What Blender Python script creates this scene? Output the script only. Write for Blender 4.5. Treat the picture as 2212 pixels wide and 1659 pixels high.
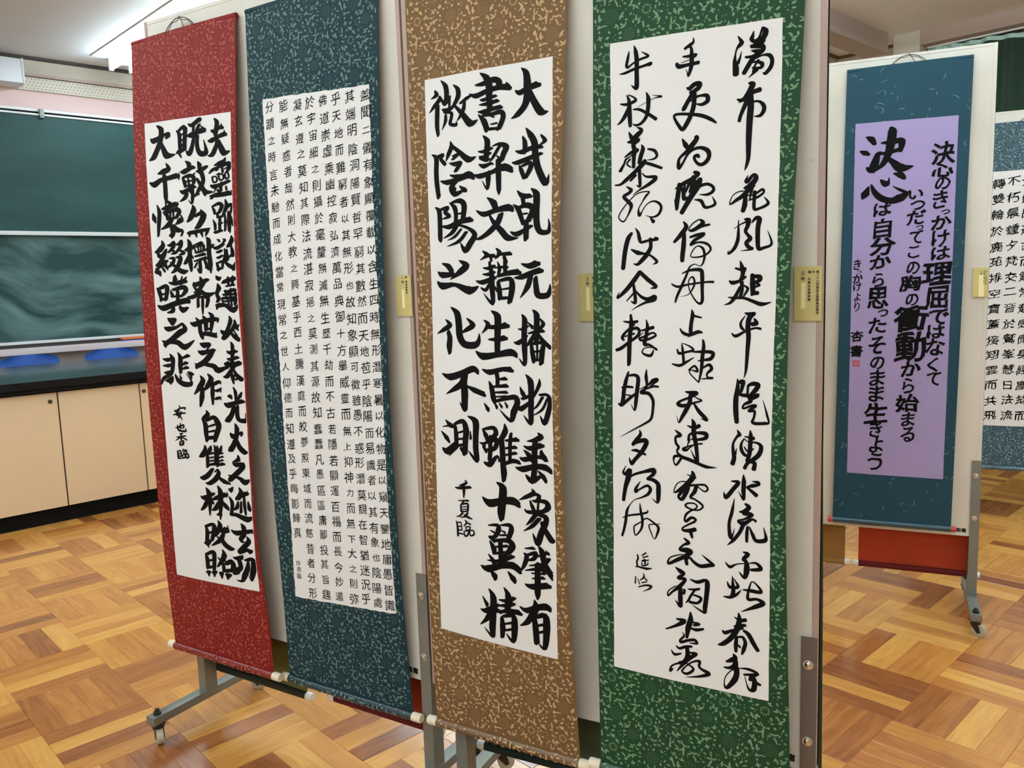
import bpy, bmesh, math, random
import numpy as np
from mathutils import Vector, Matrix
from mathutils.geometry import tessellate_polygon

for o in list(bpy.data.objects):
    bpy.data.objects.remove(o, do_unlink=True)
sc = bpy.context.scene
COL = sc.collection

# ------------------------------------------------------------------ camera
CAM_R = (0.722882, -0.690208, -0.032472)
CAM_U = (0.110661, 0.069255, 0.991442)
CAM_FW = (0.682053, 0.720289, -0.126442)
CAM_Z, CAM_F = 1.3138, 1781.05
cam_d = bpy.data.cameras.new('camera')
cam_d.sensor_fit = 'HORIZONTAL'
cam_d.sensor_width = 36.0
cam_d.lens = 36.0 * CAM_F / 2212.0
cam_d.clip_start = 0.05
cam = bpy.data.objects.new('camera', cam_d)
COL.objects.link(cam)
mw = Matrix(((CAM_R[0], CAM_U[0], -CAM_FW[0], 0.0),
             (CAM_R[1], CAM_U[1], -CAM_FW[1], 0.0),
             (CAM_R[2], CAM_U[2], -CAM_FW[2], CAM_Z),
             (0, 0, 0, 1)))
cam.matrix_world = mw
sc.camera = cam

# ------------------------------------------------------------------ world, exposure
sc.view_settings.view_transform = 'Standard'
sc.view_settings.look = 'None'
sc.view_settings.gamma = 1.0
sc.view_settings.use_curve_mapping = False
sc.view_settings.exposure = 0.0
world = bpy.data.worlds.new('world')
sc.world = world
world.use_nodes = True
world.node_tree.nodes['Background'].inputs[0].default_value = (0.80, 0.90, 1.0, 1)
world.node_tree.nodes['Background'].inputs[1].default_value = 0.35
sc.cycles.max_bounces = 8
sc.cycles.diffuse_bounces = 5
sc.cycles.use_denoising = True
sc.cycles.sample_clamp_indirect = 6.0

WX0, WX1 = -3.6, 7.02      # room: corridor wall, window wall
WY0, WY1 = -4.6, 7.10      # back wall, blackboard wall
CEIL = 3.075
TUBE_POWER = 36.0           # radiance of the fluorescent tubes
FILL_POWER = 8.0           # added fill light from the corridor side

def area_light(name, loc, rot, sx, sy, power, color):
    l = bpy.data.lights.new(name, 'AREA')
    l.shape = 'RECTANGLE'; l.size = sx; l.size_y = sy
    l.energy = power; l.color = color
    o = bpy.data.objects.new(name, l); COL.objects.link(o)
    o.location = loc; o.rotation_euler = rot
    return o
# added fill standing in for daylight from unseen corridor windows, behind the camera's left
area_light('corridor_fill', (WX0 + 0.12, 0.5, 1.75), (0, math.radians(-90), 0), 1.5, 7.0, FILL_POWER, (0.88, 0.94, 1.0))

# ---- measured data
INK_GREEN = "2823,17409,12 2894,17285,75 2851,17232,63 2808,17172,27 2789,17078,27 2782,16959,63 2804,16836,99 2808,16723,94|2839,16921,60 2880,17034,30 2896,17128,6|3102,17458,9 3083,17365,60 3067,17316,67 3123,17270,60 3201,17331,37 3250,17492,33|3253,17492,37 3306,17424,89 3288,17339,89 3218,17262,74 3104,17184,67|3290,17272,52 3221,17203,59 3060,17191,52 3178,17173,67 3259,17160,82 3275,17105,74 3211,17056,67 3063,17117,12|3077,17115,15 3225,17076,74 3169,17019,82 3084,16943,75 3014,16835,75 2951,16725,72|2970,17012,37 3081,17003,52 3168,17034,52|3156,16961,21 3272,17003,30 3389,16984,62 3439,16889,62 3419,16774,67 3335,16676,62 3291,16690,22|3078,16899,27 3173,16900,33 3263,16856,67 3258,16791,52 3163,16790,37 3096,16807,27|3202,16925,45 3146,16844,33 3121,16729,52|3179,16758,60 3115,16701,37 3033,16631,6|3047,16539,33 3115,16514,93 3082,16422,90 2998,16298,68 2889,16207,18|2853,16272,27 2948,16252,68 3107,16359,68 3253,16398,82|3052,16261,90 2983,16120,68 2922,15962,58 2904,15874,55|3107,16194,30 3233,16192,38 3317,16122,63 3336,16030,67 3275,15933,57 3156,15933,6|3094,16315,75 3100,16120,99 3091,15896,100 3089,15596,91 3093,15355,79 3094,15174,64 3065,15040,43 3039,14970,6|2002,17525,6 2016,17443,40 1958,17391,62 1872,17351,39 1857,17328,31 1919,17359,31 1975,17327,46 1986,17188,69 1990,17049,77 1969,16929,62 1932,16819,31 1910,16892,19 1886,16954,6|1820,17195,25 1947,17186,54 2072,17197,46 2011,17138,15 1790,17087,12|1702,17085,54 1752,17023,78 1903,17031,54 2123,17044,64|1905,16615,16 1961,16591,78 2055,16655,77 2149,16650,85 2128,16576,77 2043,16518,70 1967,16405,70 1876,16246,78 1853,16210,62|1995,16525,78 2062,16423,47 2172,16432,39 2290,16416,69 2309,16321,77 2209,16265,54 2106,16286,23|1967,16405,19 1945,16346,23 2063,16392,39|2060,16485,70 2051,16270,78 2001,16091,78 1917,15930,78 1847,15845,66 1763,15941,55 1677,16099,39 1725,16141,44 1911,16125,47 2184,16068,62 2376,15976,62 2485,15893,28|1847,15673,16 1912,15557,86 1971,15472,63|2110,15675,78 2127,15642,78 2027,15513,94 1949,15428,71 1837,15345,47 1790,15271,50 1793,15161,71 1810,15128,50 1881,15231,39 1959,15364,39 2061,15447,47 2204,15471,54 2342,15403,77 2373,15291,70 2310,15189,70 2207,15156,55 2116,15232,47 2094,15312,55 2153,15332,62 2182,15295,47|857,17560,9 892,17436,71 914,17274,79 917,17037,76 921,16830,83 912,16744,76 849,16776,35 806,16819,6|757,17465,13 741,17364,48 709,17210,56 735,17159,40 819,17210,32 970,17274,40 1144,17310,44 1085,17366,32 1001,17419,6|556,17060,6 684,17062,48 854,17109,48 1055,17143,44 1204,17167,63 1155,17120,13|722,16634,22 767,16516,61 777,16338,80 788,16176,77 798,16030,61|589,16482,23 724,16457,56 895,16507,56 877,16565,32 757,16637,19|776,16402,72 675,16222,73 581,16120,40 528,16094,16|1112,16642,10 1159,16512,76 1156,16322,72 1120,16168,64 1020,16060,51 918,16035,40 849,16069,13|854,16344,24 982,16328,48 1153,16227,56 1323,16103,60|947,16380,6 1115,16446,10 1281,16504,13 1426,16516,38 1330,16544,16 1238,16565,6|769,15924,16 818,15827,73 854,15766,81|928,15999,8 1031,15931,72 922,15823,97 837,15736,81 741,15730,23|837,15720,48 983,15752,64 872,15684,81 891,15553,81 879,15393,68 878,15232,62|687,15445,23 822,15520,57 951,15563,64 926,15517,40 806,15449,19 710,15394,41 676,15316,33 607,15184,52|711,15377,23 650,15269,52 580,15181,42|806,15400,32 738,15310,32 826,15237,23|1036,15654,13 1066,15567,77 1022,15427,77 998,15301,73|1165,15557,29 1302,15511,56 1354,15410,48 1288,15353,35 1152,15347,6|1118,15337,72 1034,15249,89 897,15133,73 723,15002,68 600,14923,43 484,14921,23|1084,15309,48 1273,15242,54 1457,15164,45|1000,15204,58 1008,15026,61 1014,14856,55 935,14887,6|932,15081,40 812,14978,41|1062,15102,19 1141,15030,35 1329,15006,64 1313,14951,72 1178,14866,61 1006,14784,29 868,14698,7|721,14878,10 831,14801,68 779,14740,57 674,14683,57 745,14604,65 835,14507,73 819,14411,46 749,14276,23 670,14191,30 570,14280,23 640,14423,23 799,14592,20 973,14724,19 1206,14738,23 1147,14662,42 1063,14539,19 995,14415,23 1014,14300,72 1066,14361,19 1150,14485,16 1287,14547,29 1408,14506,45 1464,14414,48 1413,14289,48 1294,14241,29 1145,14283,6|1242,14236,23 1312,14151,71|859,13959,49 780,13856,85 718,13629,86 672,13267,80|929,14053,10 992,13959,57 1020,13844,69 1056,13769,49 1196,13794,45 1396,13816,61 1334,13856,13|1248,13832,57 1259,13669,68 1183,13527,85 1061,13401,74 981,13339,53 892,13358,10|844,13640,23 988,13568,79 1112,13546,41 1253,13507,36 1394,13380,58 1308,13330,7|2099,15025,55 2181,14987,70 2062,14904,71 1885,14825,71 1730,14743,13|2030,14891,71 1993,14785,47 1939,14663,39|1819,14831,71 1795,14628,82 1779,14486,82 1774,14352,48 1727,14554,8|1828,14814,47 1889,14683,51 1918,14547,76 1983,14566,39|1926,14822,32 1913,14713,55 1910,14556,63|2224,14890,78 2164,14770,133 2072,14606,97 1963,14426,82 1876,14282,79|2093,14948,78 2082,14793,94 2021,14657,39|2229,14765,55 2356,14785,50 2462,14730,50 2476,14651,54 2371,14590,47 2210,14603,8|2116,14512,13 2247,14483,59 2324,14361,53 2436,14360,44 2522,14416,50 2453,14553,6|1914,14114,19 1975,14015,82 1878,13878,83 1739,13734,45|1936,13891,63 1933,13685,83 1913,13464,80 1911,13368,67|2234,14140,22 2301,14074,78 2222,14000,75 2092,13937,55 2026,13965,19 2105,14070,22 2218,14134,24|2238,13999,47 2431,14031,37|2054,13813,35 2177,13846,55 2323,13869,47 2292,13824,47 2147,13753,60 2067,13663,35 2214,13711,31 2378,13679,44 2465,13581,37 2392,13483,34 2238,13434,28 2081,13449,19 2119,13566,22 2207,13640,19 2315,13588,44 2349,13430,44 2308,13290,28 2243,13269,13 2159,13304,16 2061,13252,29 2014,13126,40 1902,12877,51 1820,12699,45 1787,12587,32|1905,13130,13 2063,13188,44 2278,13189,66 2314,13070,71 2321,12801,55 2328,12627,57 2293,12557,48 2209,12597,29 2089,12774,22 2044,12919,19 2067,13029,22 2133,13059,32 2169,12947,38 2121,12821,29 2039,12727,13 1896,12695,5|1705,12940,23 1834,12884,45 2069,12926,32 2399,12960,35 2538,12957,41|3107,14880,9 3074,14785,53 3105,14767,61 3206,14879,53 3254,14814,83 3169,14701,91 3049,14650,38|3064,14664,38 3230,14681,48|3169,14686,91 3055,14536,76 2920,14448,58 2796,14377,22 2832,14516,15 2922,14585,18 3036,14603,21|3079,14512,61 3071,14345,84 3041,14233,70|3179,14640,79 3170,14520,27 3155,14422,24|3243,14574,64 3240,14424,55 3250,14264,55 3341,14265,42 3494,14344,54 3413,14470,8|3063,14528,23 3223,14515,27 3369,14602,48 3402,14546,38 3286,14465,42 3136,14428,15|2970,14086,9 2975,13864,46 2968,13711,61 2908,13561,59 2804,13470,37 2802,13535,6|2887,13923,8 3031,14006,24 3153,14051,38|3075,14087,21 3152,14066,84 3141,13961,69 3106,13872,58 3147,13801,49 3199,13730,73 3130,13657,69 3172,13579,64 3243,13538,43 3027,13512,6|3215,14017,21 3288,14096,61 3350,14069,83 3329,13919,76 3335,13692,73 3357,13540,64 3448,13551,48 3588,13619,42 3502,13864,5|1037,13192,72 913,13031,86 742,12844,76 549,12689,47 586,12806,7|1037,13192,66 1207,13039,75 1385,12896,68 1262,12866,8|895,12982,41 923,12832,63 943,12592,63 852,12618,17|914,12783,36 752,12623,20|941,12832,26 1068,12706,53 1211,12655,66 1352,12696,85 1335,12641,74 1176,12594,46 997,12517,26 853,12427,5|844,12352,42 858,12186,75 837,12002,80 819,11751,84 809,11414,78 791,11346,51|685,12219,20 854,12199,58 996,12219,50|927,12161,33 726,11993,50 662,11892,67 699,11842,34|855,12061,53 982,12086,58 1037,12020,58 983,11920,53 819,11809,54 634,11680,64 525,11641,54|717,11917,24 928,11978,37|1179,12260,10 1210,12120,63 1182,11921,70 1151,11772,76 1255,11757,46 1344,11708,41 1415,11663,46 1326,11708,20 1147,11689,20 1102,11605,30 1183,11556,47 1291,11550,56 1344,11659,23|1073,12037,23 1216,12067,56 1337,12104,62|1056,11887,37 1182,11938,41 1324,11997,33 1387,11940,41 1218,11864,46 1065,11846,42 1029,11912,20 1127,12004,13|800,11208,34 744,11040,71 696,10834,78 677,10662,79 639,10532,76 569,10554,31|658,10533,60 817,10669,60 984,10796,37|790,11126,34 929,11148,54 1011,11083,77 987,10829,76 956,10574,68 927,10433,31 850,10560,7|650,10883,38 762,10905,48 895,10902,41|715,10746,20 854,10730,31|1196,11277,10 1184,11123,67 1202,10956,47 1148,10862,54 1075,10803,67 1239,10790,64 1333,10661,60 1332,10493,51 1291,10288,47 1145,10177,37 904,10042,24 716,9934,14 593,9865,5|1002,10847,7 1220,10957,30 1328,11044,75 1426,11073,66 1364,11004,33 1256,10925,23|1166,10871,30 1328,10936,42 1450,10933,37|2120,12445,13 2142,12346,70 2117,12186,64 2108,12026,71 2146,11970,64|2181,12322,40 2319,12289,29|1889,12092,13 1951,12001,55 2088,11961,56 2255,12019,67 2347,12003,22|2113,11946,22 2046,11910,5|1929,11807,10 1950,11686,45 1965,11540,49 1975,11426,49|1839,11684,23 1879,11603,55 2024,11630,40 2168,11673,45 2091,11744,29 1946,11802,10|1737,11396,23 1889,11367,55 2026,11436,45 2178,11528,13|2358,11868,35 2374,11741,61 2349,11532,67 2332,11291,55 2284,11056,23|2152,11637,23 2328,11641,51 2511,11639,61 2564,11600,64 2513,11512,64 2380,11485,40 2263,11466,19|2079,11283,29 2197,11368,39 2257,11264,45 2130,11285,16 2096,11235,23 2182,11141,24 2284,11051,23|2349,11324,24 2481,11399,51 2535,11321,61 2450,11230,35 2459,11158,32 2559,11146,42 2334,11122,16|2014,10861,23 2151,10844,75 2244,10844,71 2152,10774,41 1929,10682,41 1864,10613,69 1982,10586,66 2187,10654,36 2347,10703,29 2271,10739,26 2186,10776,13|2117,10797,68 2102,10650,78 2016,10481,76 1946,10361,63 1877,10249,23 1839,10388,5|2196,10630,36 2289,10496,69 2399,10389,72 2449,10327,49 2323,10355,7|3026,13336,9 3065,13219,69 3086,13080,69 3041,12959,54|2945,13200,31 3064,13165,49 3126,13186,54 3113,13110,21|2838,12972,22 2900,12932,70 3040,12967,46 3147,13040,34|3072,12943,65 3080,12789,59 3049,12663,56|3106,12880,22 3189,12817,49 3112,12677,28|3044,12851,46 2954,12667,65 2862,12560,47 2748,12527,6|2819,12670,9 2923,12652,47 3113,12649,46 3270,12593,54 3450,12530,69 3631,12566,6|3262,13075,61 3276,12892,89 3281,12739,74 3259,12701,38|3271,13044,46 3394,13026,84 3397,12965,68 3260,12907,43|3309,12845,38 3408,12873,27 3353,12905,46|3274,12731,61 3377,12737,67|3144,12375,15 3231,12348,69 3332,12363,46 3234,12279,85 3211,12094,80 3229,11939,77 3213,11629,62 3201,11395,53 3184,11254,34 3154,11159,5|3162,12325,12 3079,12202,39 3090,12109,53 3146,12055,34|3324,12266,28 3369,12186,77 3284,12163,69|2907,11999,16 2991,11945,59 3163,12032,39 3348,12094,34 3450,12079,43|3039,11150,16 3045,10998,66 3014,10759,87 3017,10522,88 3034,10323,72|3064,11077,55 3144,11096,82 3122,10954,55 3092,10858,55 3236,10841,66|3232,11021,39 3326,11064,70 3428,11044,81 3368,10933,78 3268,10834,28 3432,10858,70 3300,10789,78|3240,11021,39 3236,10849,44 3293,10742,75 3175,10673,39 3153,10593,32 3303,10648,44 3390,10653,55 3257,10551,44 3368,10557,47 3360,10439,39 3329,10350,51 3400,10323,57 3573,10337,53 3635,10354,31 3603,10492,39 3570,10615,25 3517,10776,5|1033,10050,9 1055,9952,65 957,9825,77 882,9734,62 938,9764,43 1031,9814,72 1160,9840,85 1181,9774,89 1075,9594,79 926,9426,69 850,9342,78 795,9467,7|853,9610,21 955,9619,60 1066,9585,60 1167,9550,38|727,9287,5 658,9141,44 724,9112,79 810,9199,87 764,9011,105 704,8829,79 654,8550,64|779,9012,14 893,9111,44 1116,9193,52 1336,9248,95 1317,9152,66 1187,9053,31 1315,9049,69 1426,8974,83 1435,8820,90 1427,8664,76 1399,8588,38 1295,8666,7|1043,8990,9 948,8846,56 934,8766,67 1018,8819,31 1185,8914,49 1261,8853,66 1210,8744,56 1071,8659,31 903,8587,14 798,8470,18 730,8338,53 698,8121,57 656,7937,50 610,7792,43|632,8181,18 785,8247,36 1010,8301,39 1177,8357,39 1196,8408,14|1023,8534,11 1039,8375,49 1073,8204,53 1061,8044,46 1003,7930,32 908,7846,27 884,8021,28 969,8094,25 1063,8158,21 1175,8234,28 1338,8150,39 1423,8073,53 1397,7948,44 1331,7819,14 1261,7947,25 1218,8099,25 1337,8129,18 1474,8164,9|2144,10343,10 2187,10247,79 2187,10066,82 2224,9871,74 2249,9675,66 2257,9485,60 2203,9571,37 2117,9738,5|2053,10202,17 2187,10165,63 2303,10214,69|2083,9910,56 2101,10027,41 2238,10070,46 2424,10066,79 2427,9985,69 2272,9940,46 2135,9939,23|2101,9928,41 2048,9791,13|2356,9865,33 2237,9847,26 2031,9773,33 1970,9727,58 2031,9715,50 2100,9762,23 2220,9854,13|1792,10102,10 1907,10005,80 1814,9956,42 1819,9840,47 1874,9761,50 1839,9674,34 1926,9581,59 2099,9529,67 2271,9470,58 2441,9419,60 2645,9420,7|1909,9588,47 1786,9569,50 1771,9467,24 1824,9401,37 1926,9547,47|2150,9309,27 2169,9202,101 2061,9056,88 1920,8932,71 1769,8839,21 1815,8997,20 1921,9076,20 2095,9080,30|2042,9231,13 2217,9181,47|2069,9023,68 1919,8855,61 1861,8764,48 1934,8721,65 2023,8867,78 2077,8974,51|2060,9006,51 2233,9040,34 2403,9055,40 2464,8981,37 2402,8924,30 2300,8980,23 2224,9031,20|2233,9024,71 2197,8902,71 2109,8783,47 2195,8750,34 2314,8680,40 2361,8618,37 2278,8541,30 2124,8539,31 2003,8593,41 2056,8653,31 2177,8664,27 2242,8621,30 2210,8558,30 2106,8503,34 2018,8425,44 1982,8318,34 2016,8284,51 2121,8369,51 2211,8346,43 2181,8292,43 2068,8226,34 1944,8142,31 1952,8091,48 2083,8100,72 2201,8141,77|2100,8094,77 2136,7961,41|3042,10187,8 3086,10097,72 3035,10046,40 2967,9912,40 2968,9767,57 2987,9639,74 2952,9520,78|3004,9705,48 3039,9840,5|3291,10191,13 3302,10081,72 3292,9905,70 3277,9728,70 3230,9596,58|3188,10065,19 3363,10038,60|3180,10024,19 3124,9924,42 3124,9812,58 3181,9720,58 3261,9695,40|3180,10024,16 3260,9966,19 3419,9960,40 3498,9890,70 3459,9744,79 3341,9630,72 3246,9565,61 3186,9455,61|3180,9864,22 3261,9775,35 3356,9847,25|3294,9594,56 3377,9569,67 3361,9448,77|3166,9340,8 3173,9203,75 3164,9007,75 3163,8847,46 3064,9004,5|2930,9182,20 3068,9176,72 2969,9035,69 2820,8854,76 2784,8966,7|3326,9219,8 3437,9206,61 3453,9167,48 3333,9131,68 3229,9103,23|3229,9095,36 3340,9010,62 3412,8953,75|2992,8860,5 2953,8655,50 2932,8553,58 2881,8348,53 2895,8116,71 2927,8062,37 2987,8262,7|3194,8769,36 3266,8708,82 3177,8616,74 3077,8600,16|3161,8581,74 3322,8565,75 3184,8469,36 3054,8420,36 3159,8375,83 3321,8478,41 3397,8447,46|3168,8401,79 3093,8210,60 2960,8025,60 2839,7907,8|3240,8328,41 3223,8194,58 3217,8027,47|3275,8324,20 3335,8176,60 3397,8069,66 3557,8092,76 3581,8177,49 3535,8359,5|1961,7931,24 2058,7850,73 1955,7792,38 1866,7684,44 2006,7687,101 2101,7667,87 1986,7563,78 1809,7458,70 1620,7354,46 1658,7480,25 1810,7555,24 1934,7590,17|1986,7563,78 2014,7394,59|2011,7480,24 2073,7545,43 2158,7468,56 2295,7403,69 2483,7449,72 2568,7466,38 2451,7547,48 2320,7647,7|1774,7301,18 1875,7233,88 1953,7193,49 1828,7085,67 1969,7090,56 1941,7016,63 1833,6893,74 1707,6783,39 1601,6672,32 1618,6785,21 1772,6909,21|1868,6881,80 1863,6668,85 1856,6498,79 1753,6613,7|1955,6860,50 1939,6769,46|2079,7100,21 2220,7062,66 2392,7125,62 2428,7044,90 2403,6797,81 2367,6546,81 2344,6451,53 2106,6569,7|2029,6887,21 2165,6896,49 2266,6930,44|2174,6897,39 2075,6740,44 2038,6663,44 1976,6590,18|2128,6784,28 2291,6742,56 2219,6625,49 2055,6622,53|1769,6210,25 1932,6201,86 1869,6135,79 1726,6046,51 1537,5950,22|2068,6412,21 2069,6244,100 2011,6055,100 1979,5844,43|2124,6201,32 2244,6185,57 2131,6141,45|2069,6067,32 2181,6053,62 2328,6099,43|1886,5951,7 1925,5878,40 1840,5771,40 1861,5730,54 2002,5795,51 2142,5831,57 2183,5765,50 2036,5748,14|1756,5628,26 1822,5587,51 1946,5648,51 2078,5679,47|1644,5529,11 1713,5437,59 1855,5485,29|1987,5531,25 2170,5541,61 2046,5434,73 1903,5277,64 1758,5082,15|1981,5637,73 1985,5440,87 1886,5292,66 1762,5247,33 1645,5167,33 1612,5050,44 1670,5118,29|1798,5291,18 1886,5319,22 2008,5272,33 2102,5211,44 2057,5129,51 1951,5065,51 1864,5105,37 1955,5234,26 2096,5355,33 2235,5395,54 2219,5283,45 2283,5225,51 2415,5164,83 2228,5067,47 1940,4990,6|3133,7814,10 3236,7783,80 3150,7670,64 3198,7627,67 3212,7478,104 3160,7302,68 3056,7411,7|2790,7568,10 2885,7477,61 3018,7552,24 3246,7601,17 3391,7623,47 3477,7520,77 3292,7477,47|2928,7306,9 2937,7129,55 2943,6994,72 2908,6885,59|2822,7178,10 2878,7068,62 3035,7095,58 2987,7206,24 2939,7265,9|2744,6857,17 2874,6858,59 3007,6937,52 3094,7045,9|3124,7055,17 3302,7055,68 3478,7060,59 3400,7190,34 3305,7241,20 3254,7115,34 3219,6939,51 3242,6872,60 3395,6903,48 3509,6838,88 3360,6743,77 3079,6593,5|3032,6569,14 3049,6429,83 2992,6210,98 2873,6013,88 2720,5868,80 2619,5830,25|2951,6466,14 3062,6414,66 3173,6444,69|2944,6270,35 3060,6310,59 3166,6330,52|2718,6148,25 2758,6104,70 2892,6170,56 3124,6271,35 2977,6273,10|3123,6218,43 3219,6151,80 3312,5980,80 3393,5849,66|2989,6071,49 2969,5892,74 2966,5748,49|2989,6053,26 3104,6076,52 3154,5965,63 3118,5818,70 3080,5709,25|3002,5908,25 3050,5857,44|947,7436,29 964,7367,36 931,7282,32 942,7194,36 899,7169,18|942,7185,32 1044,7174,39 1155,7169,50 1265,7194,14|1143,7506,29 1049,7433,25|1067,7391,25 1187,7441,25|1121,7364,25 1047,7313,29 1199,7361,21|1121,7328,32 1110,7228,32|1046,7281,25 1054,7215,25 1165,7255,25 1179,7310,18|901,6963,22 888,6816,29|946,6921,14 985,6812,25|1070,7061,14 1087,6983,36 998,6897,18|1086,6965,25 1153,6922,29|1038,6850,25 1145,6894,25|958,6746,22 1111,6808,36 1239,6811,47 1201,6751,33 1048,6662,5|2915,5690,25 2950,5618,89 2863,5546,80 2770,5500,32|2946,5599,74 2947,5458,100 2843,5382,61 2723,5374,25|2959,5408,107 2973,5287,93 2920,5133,100 2767,4941,61 2722,5035,18 2755,5185,18 2875,5336,21 3041,5412,18 3204,5426,53 3349,5388,53 3388,5344,44|3112,5296,36 3234,5318,50 3348,5335,71|3128,5268,11 3165,5100,21 3215,4996,50 3293,5023,93 3316,5187,85 3266,5299,71 3232,5203,62|3312,5186,62 3424,5141,50"
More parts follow.
